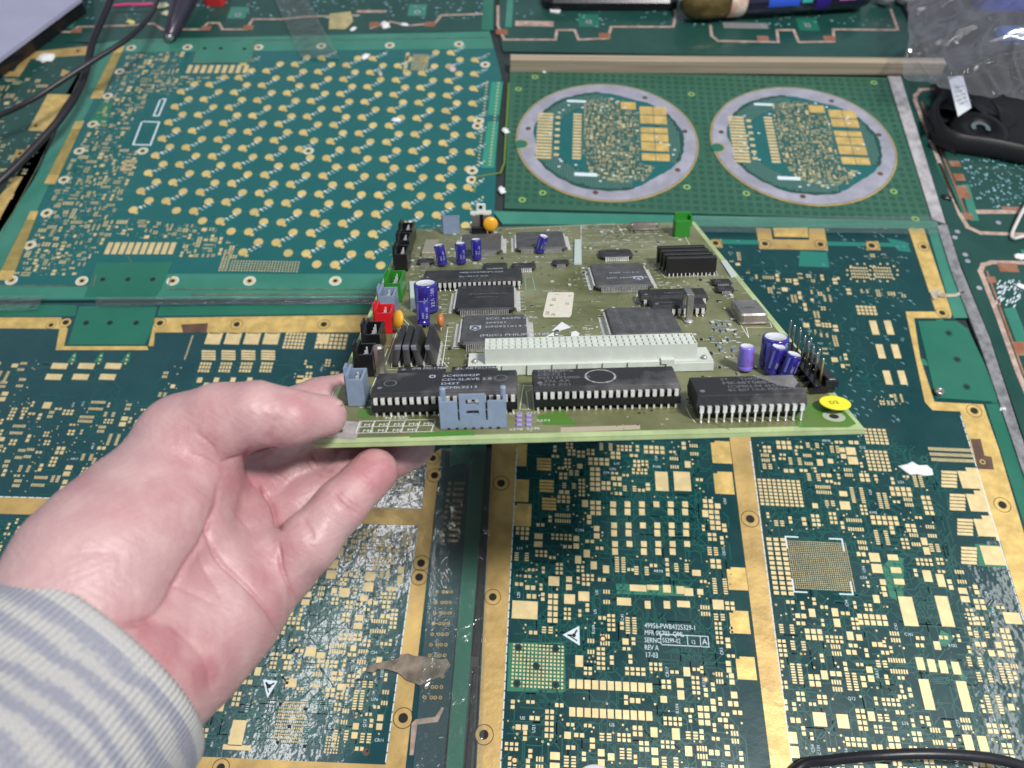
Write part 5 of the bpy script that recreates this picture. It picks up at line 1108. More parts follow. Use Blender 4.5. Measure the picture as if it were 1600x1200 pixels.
# creases: photo-surveyed course, width px, depth mm, soft furrow width
CR_ = [([(343, 745), (340, 800), (318, 850), (290, 893), (253, 953), (205, 972), (150, 976)], 5, .9, 26, 1.5), ([(338, 790), (334, 835), (347, 877), (387, 917), (420, 957), (441, 995)], 3.2, .95, 15, .9),
       ([(408, 757), (428, 790), (437, 832)], 3.5, 1.3, 12, .8), ([(435, 845), (440, 883), (452, 915), (462, 942)], 2.8, .9, 9, .25), ([(300, 672), (318, 684), (335, 702), (339, 722)], 2.6, .3, 7, .0),
       ([(290, 708), (318, 716), (345, 732), (352, 745)], 2.4, .22, 7, .0), ([(345, 722), (385, 712), (420, 700)], 2.6, .5, 8, .3), ([(519, 768), (536, 788), (566, 806)], 2.6, .42, 9, .35),
       ([(524, 762), (545, 784), (568, 798)], 2.2, .2, 6, .1), ([(470, 806), (482, 824), (492, 846)], 2.8, .35, 14, .4), ([(417, 694), (424, 672), (428, 648)], 3, .22, 14, .5), ([(253, 960), (228, 985), (200, 1013)], 4, .35, 18, .6),
       ([(250, 957), (317, 1027), (335, 1095)], 4, .2, 20, .7), ([(316, 860), (330, 900), (350, 945)], 3, .25, 14, .4), ([(262, 905), (300, 925), (345, 950)], 2, .16, 8, .2), ([(290, 985), (330, 1000), (385, 1020)], 2, .1, 8, .1),
       ([(487, 705), (500, 728), (522, 738)], 2.4, .4, 9, .3), ([(478, 715), (492, 735), (504, 746)], 2, .3, 8, .2), ([(385, 700), (390, 740), (402, 765)], 3, .5, 12, .5), ([(350, 760), (372, 800), (395, 845)], 3, .14, 14, .3),
       ([(355, 830), (380, 800), (405, 792)], 3, .12, 14, .35), ([(100, 868), (150, 862), (200, 866)], 3, .08, 14, .2)]
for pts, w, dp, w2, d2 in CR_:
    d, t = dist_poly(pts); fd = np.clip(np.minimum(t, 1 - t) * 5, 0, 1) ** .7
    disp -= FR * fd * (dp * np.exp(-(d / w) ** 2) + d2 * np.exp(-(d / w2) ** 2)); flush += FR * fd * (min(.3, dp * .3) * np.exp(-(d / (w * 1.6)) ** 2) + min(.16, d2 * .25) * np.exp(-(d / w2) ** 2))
# pads of flesh between the creases, tendon hollow, nail edge
for x, y, s, a in ((375, 850, 38, 1.2), (395, 960, 40, .8), (322, 890, 24, -1.2), (330, 1010, 40, .6), (215, 800, 60, .8), (560, 745, 26, .5), (500, 830, 26, .5), (350, 640, 34, .3), (470, 655, 26, .4), (265, 700, 40, .3)):
    disp += FR * a * np.exp(-((PX - x) ** 2 + (PY - y) ** 2) / s ** 2)
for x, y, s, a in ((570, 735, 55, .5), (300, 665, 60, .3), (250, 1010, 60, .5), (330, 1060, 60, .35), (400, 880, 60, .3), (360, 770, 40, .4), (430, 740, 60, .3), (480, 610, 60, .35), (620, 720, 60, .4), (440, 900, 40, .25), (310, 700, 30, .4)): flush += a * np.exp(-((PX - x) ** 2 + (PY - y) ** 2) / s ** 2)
# fingerprint-fine wrinkles across the thumb and fingers
disp += .05 * np.sin(HV[:, 0] * 1.7 + 3 * np.sin(HV[:, 1] * .6)) * np.sin(HV[:, 1] * 1.3 + HV[:, 2] * .9)
HV = HV + HN * disp[:, None]
CAM0 = np.array([0, 0, HC * 1000]); HW = (HV @ C2W.T) + CAM0
hb = np.array([*(C2W @ cam_mm(150, 1000, 215) + CAM0)]); 
me = bpy.data.meshes.new('person'); me.from_pydata(((HW - hb) * .001).tolist(), [], HF.tolist())
me.polygons.foreach_set('use_smooth', [True] * len(HF))
at = me.attributes.new('flush', 'FLOAT', 'POINT'); at.data.foreach_set('value', np.clip(flush, 0, 1).astype(np.float32)); me.update()
skin = mat('skin', (.60, .33, .32), .46, bump=.35, bs=800, sss=.2, coat=.10, crough=.34, detail=8, spec=.5, rvar=.08, vs=60)
nt = skin.node_tree; b_ = nt.nodes['Principled BSDF']; an = nt.nodes.new('ShaderNodeAttribute'); an.attribute_name = 'flush'
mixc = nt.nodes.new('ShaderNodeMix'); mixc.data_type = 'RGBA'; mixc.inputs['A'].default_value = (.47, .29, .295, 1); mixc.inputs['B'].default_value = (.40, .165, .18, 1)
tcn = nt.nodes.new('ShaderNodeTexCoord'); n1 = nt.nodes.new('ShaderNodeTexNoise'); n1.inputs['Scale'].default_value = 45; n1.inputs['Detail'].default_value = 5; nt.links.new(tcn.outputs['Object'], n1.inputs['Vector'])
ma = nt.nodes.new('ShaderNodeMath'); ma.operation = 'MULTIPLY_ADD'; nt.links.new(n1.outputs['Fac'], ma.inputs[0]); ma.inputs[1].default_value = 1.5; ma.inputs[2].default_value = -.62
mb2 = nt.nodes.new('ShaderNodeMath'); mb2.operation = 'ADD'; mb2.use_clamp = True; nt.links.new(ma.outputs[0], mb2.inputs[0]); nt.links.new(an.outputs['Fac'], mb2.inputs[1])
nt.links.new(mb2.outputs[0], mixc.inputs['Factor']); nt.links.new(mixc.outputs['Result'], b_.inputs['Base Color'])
vo = nt.nodes.new('ShaderNodeTexVoronoi'); vo.feature = 'DISTANCE_TO_EDGE'; vo.inputs['Scale'].default_value = 750; nt.links.new(tcn.outputs['Object'], vo.inputs['Vector'])
bv = nt.nodes.new('ShaderNodeBump'); bv.inputs['Strength'].default_value = .35; bv.inputs['Distance'].default_value = .0003; nt.links.new(vo.outputs['Distance'], bv.inputs['Height'])
ob = [q for q in nt.nodes if q.type == 'BUMP' and q is not bv][0]; nt.links.new(ob.outputs[0], bv.inputs['Normal']); nt.links.new(bv.outputs[0], b_.inputs['Normal'])
n3 = nt.nodes.new('ShaderNodeTexNoise'); n3.inputs['Scale'].default_value = 110; n3.inputs['Detail'].default_value = 6; nt.links.new(tcn.outputs['Object'], n3.inputs['Vector'])
r3 = nt.nodes.new('ShaderNodeMapRange'); nt.links.new(n3.outputs['Fac'], r3.inputs[0]); r3.inputs[1].default_value = .45; r3.inputs[2].default_value = .75; r3.inputs[3].default_value = 0; r3.inputs[4].default_value = .45
m3 = nt.nodes.new('ShaderNodeMix'); m3.data_type = 'RGBA'; m3.inputs['B'].default_value = (.60, .43, .40, 1); nt.links.new(r3.outputs[0], m3.inputs['Factor']); nt.links.new(mixc.outputs['Result'], m3.inputs['A']); nt.links.new(m3.outputs['Result'], b_.inputs['Base Color'])
me.materials.append(skin); hand = bpy.data.objects.new('person', me); COL.objects.link(hand); hand.location = hb * .001
tag(hand, 'left hand in a striped sleeve, palm up, pinching the corner of the olive board', 'person')
# thumbnail
mb = MB(); c = C2W @ cam_mm(509, 624, 248.5) + CAM0; ax = Vector(C2W @ np.array([.08, .93, -.36])); xd = Vector(C2W @ np.array([1, .02, .15]))
mb.rev([(4.0, -1.8), (3.8, -.8), (3.0, -.3), (1.6, -.05), (0, .0)], mat('fingernail', (.50, .29, .29), .5), c, ax, 20, sx=1.35, sy=.75, xdir=xd)
o = mb.build('thumbnail'); o.parent = hand; o.location = Vector(o.location) - hand.location
# sleeve
sleeve = MB(); ms = mat('striped_knit', (.5, .5, .5), .9)
cen = [cam_mm(158, 1042, 214), cam_mm(90, 1110, 203), cam_mm(10, 1190, 190), cam_mm(-90, 1290, 174), cam_mm(-230, 1430, 156)]
CS = spline([tuple(c) for c in cen], 10); nS = 72; vs = []; uvs = []; acc = 0.; 
rings = []
for i, c in enumerate(CS):
    t = (np.array(CS[min(i + 1, len(CS) - 1)]) - np.array(CS[max(i - 1, 0)])); t /= np.linalg.norm(t); v_ = np.array(c) / np.linalg.norm(c)
    a = np.cross(t, v_); a /= np.linalg.norm(a); b = np.cross(a, t)
    if i: acc += np.linalg.norm(np.array(c) - np.array(CS[i - 1]))
    rings.append((np.array(c), a, b, acc, t))
def ringv(k, sa, sb, wob=1.):
    c, a, b, s, t = rings[k]; o = []
    for j in range(nS):
        an_ = 2 * math.pi * j / nS; w = 1 + wob * (.018 * math.sin(3 * an_ + s * .05) + .012 * math.sin(5 * an_ - s * .11))
        o.append(tuple(C2W @ (c + a * math.cos(an_) * sa * w + b * math.sin(an_) * sb * w) + CAM0))
    return o
prof = [(2, 33.0, 24.5, 6.0), (1, 33.6, 25.2, 3.0), (0, 34.4, 25.8, .8), (0, 35.4, 26.8, .0), (0, 36.6, 28.0, .6)]
for k in range(1, len(CS)): prof.append((k, 37.2 + .10 * rings[k][3], 28.6 + .07 * rings[k][3], rings[k][3] + 1.5))
for k, sa, sb, s in prof: vs += ringv(k, sa, sb)
fs = [(i * nS + j, i * nS + (j + 1) % nS, (i + 1) * nS + (j + 1) % nS, (i + 1) * nS + j) for i in range(len(prof) - 1) for j in range(nS)]
sleeve.add(vs, fs, ms, True); so = sleeve.build('sleeve'); so.parent = hand; so.location = Vector(so.location) - hand.location; so['label'] = 'pale grey knitted sleeve with slate stripes'
m2 = so.data; uvl = m2.uv_layers.new(name='knit'); LI = np.empty(len(m2.loops), int); m2.loops.foreach_get('vertex_index', LI); UVd = np.zeros((len(LI), 2))
UVd[:, 0] = np.array([prof[i // nS][3] for i in LI]); jj = (LI % nS).astype(float)
for p in m2.polygons:
    l = list(p.loop_indices)
    if max(jj[l]) - min(jj[l]) > nS / 2:
        for q in l:
            if jj[q] < nS / 2: jj[q] += nS
UVd[:, 1] = jj / nS * 200; uvl.data.foreach_set('uv', UVd.ravel())
nt = ms.node_tree; N = nt.nodes; Lk = nt.links.new; b_ = N['Principled BSDF']; uvn = N.new('ShaderNodeUVMap'); uvn.uv_map = 'knit'
sp = N.new('ShaderNodeSeparateXYZ'); Lk(uvn.outputs[0], sp.inputs[0]); tcn = N.new('ShaderNodeTexCoord')
def nd(op, a, b=None, c=None):
    m = N.new('ShaderNodeMath'); m.operation = op
    for i, v in enumerate((a, b, c)):
        if v is None: continue
        if isinstance(v, (int, float)): m.inputs[i].default_value = v
        else: Lk(v, m.inputs[i])
    return m.outputs[0]
nz = N.new('ShaderNodeTexNoise'); nz.inputs['Scale'].default_value = 1.0; nz.inputs['Detail'].default_value = 4; mp = N.new('ShaderNodeMapping'); mp.inputs['Scale'].default_value = (.55, .9, 1); Lk(uvn.outputs[0], mp.inputs[0]); Lk(mp.outputs[0], nz.inputs['Vector'])
nz2 = N.new('ShaderNodeTexNoise'); nz2.inputs['Scale'].default_value = .06; Lk(uvn.outputs[0], nz2.inputs['Vector'])
s1 = nd('ADD', sp.outputs[0], nd('MULTIPLY', nz2.outputs['Fac'], 9.)); st = nd('SINE', nd('MULTIPLY', s1, 2 * math.pi / 9.8)); fl = nd('MULTIPLY_ADD', nz.outputs['Fac'], 3.4, -1.7)
fac = N.new('ShaderNodeMapRange'); Lk(nd('ADD', st, fl), fac.inputs[0]); fac.inputs[1].default_value = -.9; fac.inputs[2].default_value = .9; fac.interpolation_type = 'SMOOTHSTEP'
edge = nd('GREATER_THAN', sp.outputs[0], 5.5); f2 = nd('MULTIPLY', fac.outputs[0], edge)
mx = N.new('ShaderNodeMix'); mx.data_type = 'RGBA'; mx.inputs['A'].default_value = (.43, .42, .41, 1); mx.inputs['B'].default_value = (.265, .27, .32, 1); Lk(f2, mx.inputs['Factor']); Lk(mx.outputs['Result'], b_.inputs['Base Color'])
kn = nd('MULTIPLY', nd('SINE', nd('MULTIPLY', sp.outputs[1], 2 * math.pi / 1.5)), nd('MULTIPLY_ADD', nd('SINE', nd('MULTIPLY', sp.outputs[0], 2 * math.pi / 1.3)), .25, .8))
bp = N.new('ShaderNodeBump'); bp.inputs['Strength'].default_value = .5; bp.inputs['Distance'].default_value = .0006; Lk(nd('ADD', kn, nd('MULTIPLY', nz.outputs['Fac'], 1.5)), bp.inputs['Height']); Lk(bp.outputs[0], b_.inputs['Normal'])

# ================================================================ things lying on the bench
def w3(x, y, z): a = G(x, y, z); return (a[0], a[1], z)
def cable(name, label, pts, r, m, cat='cable', group=None):
    mb = MB(); mb.tube(spline([w3(*p) for p in pts], 10), r, m, 12); return tag(mb.build(name), label, cat, group)
m_cab = mat('black_cable_jacket', (.013, .012, .018), .38, bump=.15, bs=400)
cable('cable', 'thicker black cable curving down the left edge of the photo', [(182, -30, 40), (168, 10, 38), (146, 62, 34), (137, 100, 28), (124, 138, 24), (98, 180, 20), (58, 226, 16), (0, 283, 12), (-90, 350, 8)], 3.0, m_cab)
cable('cable', 'thinner black cable running straight over the thicker one at upper left', [(262, -40, 30), (246, 0, 36), (232, 28, 40), (200, 60, 42), (150, 92, 41), (100, 124, 38), (50, 156, 34), (0, 180, 30), (-80, 215, 24)], 2.1, m_cab)
cable('cable', 'black cable crossing the bottom right corner', [(1190, 1290, 2.6), (1245, 1202, 3), (1300, 1188, 9), (1380, 1180, 16), (1460, 1178, 18), (1540, 1184, 16), (1600, 1198, 12), (1700, 1240, 6)], 2.5, m_cab)
cable('pink_wire', 'bright pink wire at the top edge near the black probe', [(178, 9, 3), (196, 7, 4), (218, 7, 4), (240, 6, 3)], 1.2, mat('pink_insulation', (.75, .05, .22), .4), 'wire')
cable('white_cord', 'bent white cord at the right edge over the dark panel', [(1630, 290, 8), (1604, 320, 6), (1590, 345, 4), (1581, 366, 2), (1584, 372, 2), (1592, 371, 3), (1625, 362, 4)], 1.3, mat('white_cord_jacket', (.62, .60, .56), .5), 'cord')
# probe pen
pr = empty('probe', [k * .001 for k in w3(265, 60, 6)]); tag(pr, 'dark tapered probe pen pointing down at the top left', 'probe'); a = Vector(w3(265, 58, 6)); b = Vector(w3(308, -60, 26)); d = b - a
def local(mb, name, root, label=None): o = mb.build(name); o.parent = root; o.location = Vector(o.location) - root.location; return tag(o, label)
mb = MB(); mb.rev([(4.5, 0), (5.5, 1), (7.5, 22), (10.5, 45), (11.5, 70), (12, d.length)], mat('probe_plastic', (.035, .03, .05), .3, bump=.1, bs=300), a, d, 20); local(mb, 'barrel', pr)
mb = MB(); mb.rev([(2.2, -3.5), (3.2, -1.5), (4.6, .1)], m_steel, a, d, 14); local(mb, 'tip', pr)
mb = MB(); c = w3(326, 2, 6); mb.rbox(c[0] - 6, c[1] + 1, .3, c[0] + 13, c[1] + 34, 10, mat('red_cap_plastic', (.55, .03, .03), .35), 3, 2); tag(mb.build('red_cap'), 'red plastic cap beside the black probe', 'cap')
# grey case edge in the corner
cs = empty('grey_case', [k * .001 for k in w3(0, 60, 0)]); tag(cs, 'flat lavender grey case reaching in at the top left corner', 'case')
q = [G(*p, 16) for p in ((126, -3), (-70, 142), (-700, 260), (-500, -90), (126, -90))]
mb = MB(); mb.prism(q, 12.6, 16, mat('lavender_grey_plastic', (.36, .36, .50), .55, var=.03, vs=60)); local(mb, 'lid', cs); mb = MB(); mb.prism([(x - 2, y + 2) for x, y in q], -1, 12.5, m_bk); local(mb, 'underside', cs)
# crumbs of white plastic / paper
m_crumb = mat('white_crumb', (.78, .78, .78), .7, bump=.6, bs=500)
def crumb(x, y, s, label, m=None, sx=1., h=.45, seed=0):
    r = random.Random(seed * 7 + int(x)); mb = MB(); c = w3(x, y, 0); n = 11; k = 5; vs = []; 
    for j in range(k):
        t = j / (k - 1) * math.pi / 2
        for i in range(n):
            a = 2 * math.pi * i / n; q = s * (1 + .28 * math.sin(2 * a + seed) + .18 * math.sin(5 * a + x)) * math.cos(t) * r.uniform(.88, 1.1) + .01
            vs.append((c[0] + q * math.cos(a) * sx, c[1] + q * math.sin(a), .3 + s * h * math.sin(t) * r.uniform(.85, 1.1)))
    fs = [(j * n + i, j * n + (i + 1) % n, (j + 1) * n + (i + 1) % n, (j + 1) * n + i) for j in range(k - 1) for i in range(n)] + [tuple((k - 1) * n + i for i in range(n)), tuple(reversed(range(n)))]
    mb.add(vs, fs, m or m_crumb, True); return tag(mb.build('crumb'), label, 'crumb', 'stray crumbs scattered on the panels')
for a in ((73, 92, 8.5, 'big white crumb on the gold strip of the far left panel', None, .8), (254, 10, 5.5, 'pale crumb beside the pink wire', mat('cream_crumb', (.62, .60, .45), .7)), (262, 22, 5, 'cream crumb just below the pale one by the probe', MATS.get('cream_crumb')),
          (204, 35, 4, 'small yellowish crumb between the two black cables', mat('yellow_crumb', (.6, .55, .22), .6)), (602, 40, 5.2, 'round white crumb on the brown trace at the top centre'), (552, 46, 3, 'tiny white crumb left of the round one at top centre'),
          (632, 39, 3, 'tiny pinkish crumb right of the round one at top centre'), (571, 89, 4.2, 'white crumb on the upper edge of the dotted contact field'), (619, 188, 3.4, 'white crumb among the round gold contacts', None), (594, 116, 4, 'sliver of pale grit among the top gold contacts', mat('pinkish_grit', (.5, .42, .4), .7), .5),
          (706, 108, 4.5, 'brownish grit near the dark end of the slat', MATS.get('pinkish_grit')), (1594, 402, 4, 'white crumb in the lower brown outline at right edge'), (1432, 734, 5.6, 'torn white crumb right of the held board', None, 1.5, .25), (1595, 448, 3, 'white speck at the right edge near printed marks'),
          (1568, 640, 2.4, 'white speck on the grey tape edge at right'), (784, 298, 3.6, 'white crumb in the gap left of the round boards'), (790, 205, 3.4, 'dusty white fleck in the gap by the left round board'), (1478, 309, 3.6, 'black chip of debris on the right dark panel', m_bk), (848, 111, 3.4, 'glue crumb at the left under the wooden slat'), (1176, 109, 4.2, 'white glue crumb under the middle of the wooden slat', None, 1.8), (1160, 106, 3.0, 'smaller glue crumb next to the one under the slat')):
    crumb(*a, seed=int(a[0]) % 13)
mb = MB(); mb.prism([G(*p) for p in ((858, 12), (862, 2), (880, -2), (882, 4), (874, 22), (860, 20))], .3, 1.4, m_crumb); tag(mb.build('paper_scrap'), 'white paper scrap at the top edge above the left round board', 'scrap')
# tube with a gold cap and a bright wrapper
tb = empty('tube', [k * .001 for k in w3(1110, 5, 0)]); tag(tb, 'dark tube with gold end cap and colourful wrapper lying at the top edge', 'tube')
A_ = Vector((*G(1082, 30, 0), 17)); Bq = Vector((*G(1345, 12, 0), 15)); A_.y += 2; Bq.y += 1; d = Bq - A_
m_navy = mat('navy_wrapper', (.015, .012, .05), .25, col2=(.006, .006, .012), vs=40, coat=.6)
mb = MB(); L0 = d.length; mb.rev([(13, 44), (14.5, 48), (15, 60), (14.5, L0 - 8), (12, L0), (0, L0)], m_navy, A_, d, 28)
mb.mats.append(m_navy)
for t, an, wl, wa, m in ((66, 250, 30, 50, mat('blue_art', (.03, .10, .62), .3)), (98, 240, 10, 50, mat('teal_art', (.05, .40, .35), .3)), (112, 270, 14, 60, mat('indigo_art', (.03, .01, .20), .3)), (134, 245, 16, 36, mat('pink_art', (.60, .15, .55), .3)), (84, 215, 24, 22, mat('cream_art', (.65, .55, .35), .4))):
    ax = d.normalized(); U_ = Vector((0, 0, 1)); U_ = (U_ - ax * U_.dot(ax)).normalized(); V_ = ax.cross(U_); n = 8; vs = []
    for i in range(n + 1):
        a_ = rad(an - 180 - wa / 2 + wa * i / n)
        for z in (t, t + wl): vs.append(tuple(A_ + ax * z + (U_ * math.cos(a_) + V_ * math.sin(a_)) * 15.15))
    mb.add(vs, [(2 * i, 2 * i + 1, 2 * i + 3, 2 * i + 2) for i in range(n)], m)
local(mb, 'wrapper', tb)
mb = MB(); mb.rev([(0, -14), (8, -13), (13.5, -7), (16, 2), (16.5, 14), (16, 24), (15.5, 30)], mat('gold_foil', (.20, .14, .05), .32, metal=.6, var=.3, vs=60, bump=.5, bs=200), A_, d, 28); local(mb, 'end_cap', tb)
mb = MB(); mb.rev([(15.6, 30), (16, 31), (15.6, 43), (14.4, 46)], mat('peach_band', (.62, .40, .30), .4, col2=(.72, .62, .5), vs=70, lo=.45, hi=.55), A_, d, 28); local(mb, 'neck_band', tb)
# black pouch at the top, white beads
mb = MB(); c = w3(945, -2, 0); mb.rbox(c[0] - 62, c[1] - 22, .3, c[0] + 70, c[1] + 120, 14, m_bk, 10, 6); tag(mb.build('pouch'), 'black pouch at the top edge left of the gold-capped tube', 'pouch')
for i, (x, r) in enumerate(((1378, 11.5), (1409, 10.5))):
    mb = MB(); c = w3(x, 4, 0); mb.rev([(.1, 0), (r * .7, r * .25), (r, r), (r * .8, r * 1.6), (.1, r * 1.95)], mat('white_glaze', (.72, .70, .66), .3), (c[0], c[1] - 2, .3), n=20); tag(mb.build('bead'), ('left', 'right')[i] + ' of the two white round beads by the clear bag', 'bead', 'white beads')
# black fan housing
fn = empty('fan', [k * .001 for k in w3(1540, 220, 0)]); tag(fn, 'black plastic fan housing with a white label, under the clear bag', 'fan')
m_fan = mat('fan_plastic', (.006, .006, .007), .4, spec=.3, bump=.15, bs=300); q = [G(*p) for p in ((1462, 168), (1446, 182), (1450, 216), (1474, 236), (1530, 246), (1660, 258), (1760, 160), (1700, 90), (1480, 128))]
c = (sum(a for a, b in q) / 9, sum(b for a, b in q) / 9)
mb = MB(); mb.prism(q, .3, 4, m_fan); local(mb, 'base', fn); mb = MB()
sm = spline([(*a, 0) for a in q + q[:1]], 6); sm = [(p[0], p[1]) for p in sm]; n = len(sm); vs = [(x, y, 3) for x, y in sm] + [(c[0] + (x - c[0]) * .97, c[1] + (y - c[1]) * .97, 17) for x, y in sm] + [(c[0] + (x - c[0]) * .93, c[1] + (y - c[1]) * .93, 17) for x, y in sm] + [(c[0] + (x - c[0]) * .86, c[1] + (y - c[1]) * .86, 5) for x, y in sm]
mb.add(vs, [(j * n + i, j * n + i + 1, (j + 1) * n + i + 1, (j + 1) * n + i) for j in range(3) for i in range(n - 1)], m_fan, True); local(mb, 'shroud', fn)
mb = MB(); h = w3(1532, 200, 10); mb.rev([(24, 4), (23, 9), (19, 10.5), (10, 10.5), (9, 9), (0, 9)], m_fan, (h[0], h[1], 0), n=36); mb.ring(h[0], h[1], 4, 7.5, 10.6, mat('grey_ring', (.10, .15, .16), .4), 24, -40, 200); local(mb, 'hub', fn)
for k in range(5):
    mb = MB(); a0 = rad(20 + 42 * k); pts = []
    for i in range(7): a_ = a0 + i * .07; r_q = 24 + i * 3.0; pts.append((h[0] + r_q * math.cos(a_), h[1] + r_q * math.sin(a_)))
    vs = []
    for i, p in enumerate(pts): a_ = a0 + i * .07; wv = 5 + i * 1.1; vs += [(p[0] + wv * math.sin(a_), p[1] - wv * math.cos(a_), 6.2), (p[0] - wv * math.sin(a_), p[1] + wv * math.cos(a_), 9.4)]
    vs += [(x, y, z - .9) for x, y, z in vs]; N_ = 14; fs = []
    for i in range(6): fs += [(2 * i, 2 * i + 2, 2 * i + 3, 2 * i + 1), (N_ + 2 * i, N_ + 2 * i + 1, N_ + 2 * i + 3, N_ + 2 * i + 2), (2 * i, N_ + 2 * i, N_ + 2 * i + 2, 2 * i + 2), (2 * i + 1, 2 * i + 3, N_ + 2 * i + 3, N_ + 2 * i + 1)]
    fs += [(12, N_ + 12, N_ + 13, 13), (0, 1, N_ + 1, N_)]; mb.add(vs, fs, m_fan); local(mb, 'blade', fn)
mb = MB(); lq = [G(*p, 18) for p in ((1476, 130), (1499, 129), (1518, 168), (1497, 182))]; mlb = mat('white_label_paper', (.62, .66, .70), .5); mb.add([(lq[0][0], lq[0][1], 24), (lq[1][0], lq[1][1], 24), (lq[2][0], lq[2][1], 17.6), (lq[3][0], lq[3][1], 17.6), (lq[0][0], lq[0][1], 24.4), (lq[1][0], lq[1][1], 24.4), (lq[2][0], lq[2][1], 18), (lq[3][0], lq[3][1], 18)], [(3, 2, 1, 0), (4, 5, 6, 7), (0, 1, 5, 4), (1, 2, 6, 5), (2, 3, 7, 6), (3, 0, 4, 7)], mlb)
for i in range(5):   # rows of fine print
    t = .30 + i * .11; a_ = [lq[0][k] + (lq[3][k] - lq[0][k]) * t for k in (0, 1)]; b_ = [lq[1][k] + (lq[2][k] - lq[1][k]) * t for k in (0, 1)]; z = 24.45 - 6.4 * t
    for s_ in range(6):
        if (i * 5 + s_ * 3) % 4 == 0: continue
        f0, f1 = .2 + s_ * .11, .2 + s_ * .11 + .075; P0_ = [a_[k] + (b_[k] - a_[k]) * f0 for k in (0, 1)]; P1_ = [a_[k] + (b_[k] - a_[k]) * f1 for k in (0, 1)]
        mb.add([(*P0_, z), (*P1_, z), (P1_[0], P1_[1] - 1.4, z + .05), (P0_[0], P0_[1] - 1.4, z + .05)], [(0, 1, 2, 3)], M_trace if 0 else m_lead)
local(mb, 'label_strip', fn, 'white label strip with fine print')
# foil scrap and blue block seen through the bag
mb = MB(); r = random.Random(4); n = 9; q0, q1, q2 = w3(1530, 92, 8), w3(1608, 60, 20), w3(1640, 108, 14); vs = []
for i in range(n):
    for j in range(n):
        s_, t = i / (n - 1), j / (n - 1); p = [q0[k] + (q1[k] - q0[k]) * s_ + (q2[k] - q0[k]) * s_ * t for k in range(3)]; vs.append((p[0], p[1], p[2] + 16 + r.uniform(-3, 3) * s_))
mb.add(vs, [(i * n + j, (i + 1) * n + j, (i + 1) * n + j + 1, i * n + j + 1) for i in range(n - 1) for j in range(n - 1)], mat('crinkled_foil', (.8, .82, .88), .2, metal=1, bump=.6, bs=120)); o = mb.build('foil'); sd = o.modifiers.new('s', 'SOLIDIFY'); sd.thickness = .0004; tag(o, 'crumpled silver foil inside the clear bag', 'foil')
mb = MB(); c = w3(1580, 20, 0); mb.rbox(c[0] - 36, c[1] - 6, .3, c[0] + 90, c[1] + 80, 26, mat('royal_blue_plastic', (.03, .06, .50), .4, var=.3, vs=40), 8, 5); tag(mb.build('blue_case'), 'royal blue case behind the clear bag in the top right corner', 'case')
mb = MB(); c = w3(1560, 66, 0); mb.rbox(c[0] - 6, c[1] - 10, .3, c[0] + 60, c[1] + 10, 12, mat('steel_blue_plastic', (.03, .09, .30), .4), 5, 3); tag(mb.build('blue_clip'), 'small blue clip showing through the clear bag', 'clip')
mb = MB(); c = w3(1520, 60, 0); mb.rbox(c[0] - 52, c[1] - 52, .3, c[0] + 90, c[1] + 90, 5, mat('matt_dark', (.02, .02, .03), .8), 6, 2); tag(mb.build('dark_slab'), 'dark slab lying under the clear bag', 'pad')  # plain dark slab, gives the dark areas that show beneath the bag
# clear bag: a wrinkled sheet folded over on itself
def sheet(name, label, corners, zs, amp, m, n=34, seed=1, cat='plastic film', holes=None, thick=.00015):
    r = random.Random(seed); ph = [r.uniform(0, 6) for _ in range(8)]; P = [(*G(x, y, z), z) for (x, y), z in zip(corners, zs)]; vs = []; fs = []
    for i in range(n + 1):
        for j in range(n + 1):
            s_, t = i / n, j / n; p = [(P[0][k] * (1 - s_) + P[1][k] * s_) * (1 - t) + (P[3][k] * (1 - s_) + P[2][k] * s_) * t for k in range(3)]
            w = math.sin(9 * s_ + 5 * t + ph[0]) * .4 + (1 - abs(math.sin(14 * s_ + 3 * math.sin(5 * t)))) ** 4 * .9 * (amp > 1) + (1 - abs(math.sin(10 * t - 6 * s_ + 1))) ** 5 * .8 * (amp > 1) + math.sin(17 * t - 8 * s_ + ph[1]) * .3 + abs(math.sin(6 * s_ - 13 * t + ph[2])) * .6 + math.sin(31 * s_ + 23 * t + ph[3]) * .15
            vs.append((p[0] + .4 * amp * math.sin(11 * t + ph[4]), p[1] + .4 * amp * math.sin(9 * s_ + ph[5]), p[2] + amp * w))
    fs = [(i * (n + 1) + j, (i + 1) * (n + 1) + j, (i + 1) * (n + 1) + j + 1, i * (n + 1) + j + 1) for i in range(n) for j in range(n)]
    mb = MB(); mb.add(vs, fs, m, True); o = mb.build(name); return tag(o, label, cat)
m_film = film('bag_film', (.86, .87, .93), .08, .04, 30, 1., .07)
sheet('plastic_bag', 'clear crinkled plastic bag spread over the top right corner', [(1411, 130), (1640, 168), (1680, -60), (1424, -60)], [28, 34, 50, 44], 3.6, m_film, 90, 3, 'bag')
m_tape = film('clear_tape_film', (.93, .96, .95), .05, .03, 70, .5, .14)
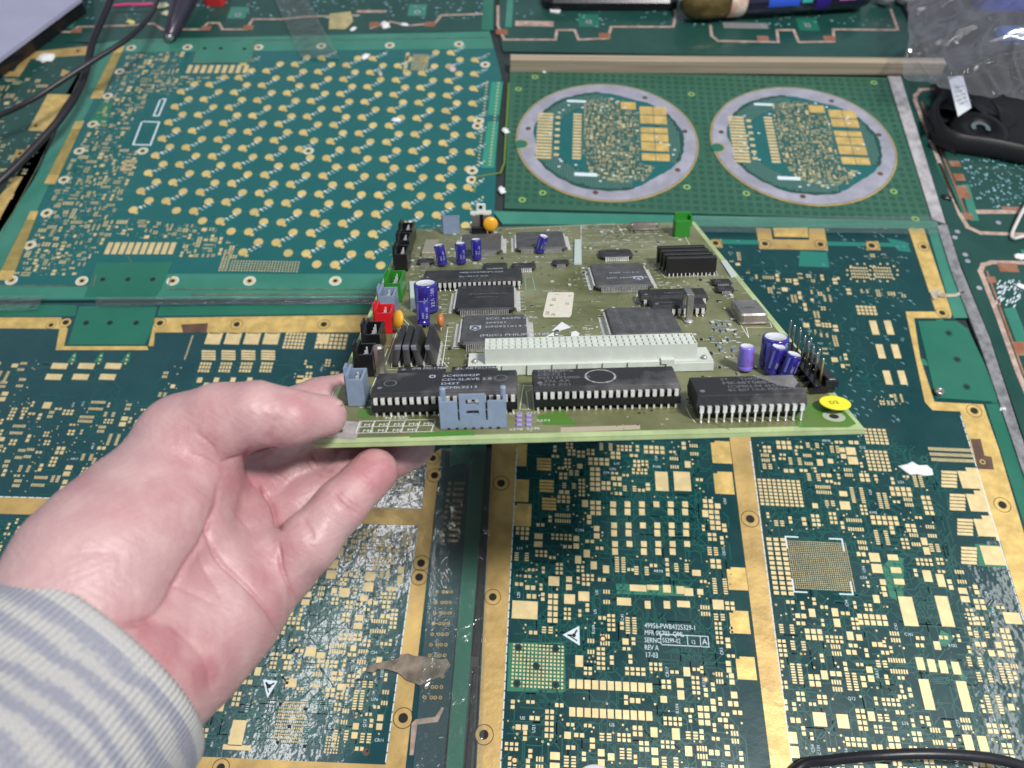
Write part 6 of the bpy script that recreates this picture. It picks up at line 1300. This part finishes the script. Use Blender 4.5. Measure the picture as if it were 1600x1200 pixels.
for nm, lb, cn, sd in (('clear_tape', 'clear tape along the seam at far left, crinkled and shiny', [(-60, 488), (58, 484), (70, 462), (-60, 462)], 5), ('clear_tape', 'clear tape wrinkled along the seam left of the held board', [(150, 478), (620, 474), (624, 462), (150, 464)], 6),
                       ('clear_tape', 'clear tape over the green rail above the right panel', [(1060, 362), (1470, 366), (1462, 338), (1060, 338)], 7), ('clear_tape', 'clear tape over the via strip between the lower panels', [(640, 1260), (752, 1260), (770, 700), (690, 700)], 8),
                       ('clear_tape', 'clear tape crossing the top boards near the dried glue', [(470, 90), (530, 92), (470, -20), (420, -20)], 10)):
    sheet(nm, lb, cn, [1.9] * 4, .35, m_tape, 30, sd, 'tape')
# torn patch of tape residue with a mottled brown colour of its own
mb = MB(); mr = mat('felted_residue', (.27, .22, .17), .85, col2=(.11, .09, .07), vs=110, bump=.9, bs=500)
mb.prism([G(*p) for p in ((571, 1050), (578, 1042), (590, 1037), (606, 1034), (622, 1030), (628, 1024), (638, 1022), (648, 1026), (664, 1027), (690, 1032), (698, 1030), (704, 1040), (698, 1048), (692, 1058), (682, 1060), (672, 1066), (656, 1072), (648, 1068), (636, 1064), (622, 1052), (606, 1047), (590, 1046), (584, 1052))], .5, 1.6, mr); tag(mb.build('tape_residue'), 'torn brown felt-like scrap across the gold strip at bottom centre', 'scrap')
mb = MB(); mb.prism([G(*p) for p in ((1452, 458), (1462, 452), (1472, 460), (1490, 461), (1504, 456), (1506, 459), (1492, 465), (1474, 466), (1464, 464), (1458, 470))], .6, 1.2, mat('dirty_glue', (.42, .36, .28), .5, var=.3, vs=200, bump=.5)); tag(mb.build('glue_smear'), 'dirty glue smear on the upper right gold strip', 'smear')
sc = empty('screw', [k * .001 for k in w3(1465, 615, 0)]); tag(sc, 'small black screw at the lower corner of the green tab', 'screw'); c = w3(1465, 615, 0)
mb = MB(); mb.rev([(1.6, .3), (1.6, 2.2), (3.0, 2.2), (3.0, 3.2), (2.3, 3.8), (1.0, 3.8), (.9, 3.3), (0, 3.3)], m_can, c, n=20); local(mb, 'head', sc)
mb = MB(); c = w3(930, 1234, 0); mb.rev([(11, .3), (11, .7), (10.6, .9), (0, .9)], mat('white_sticker', (.62, .62, .64), .5), c, n=36); tag(mb.build('sticker'), 'white round sticker cut off by the bottom edge', 'sticker')
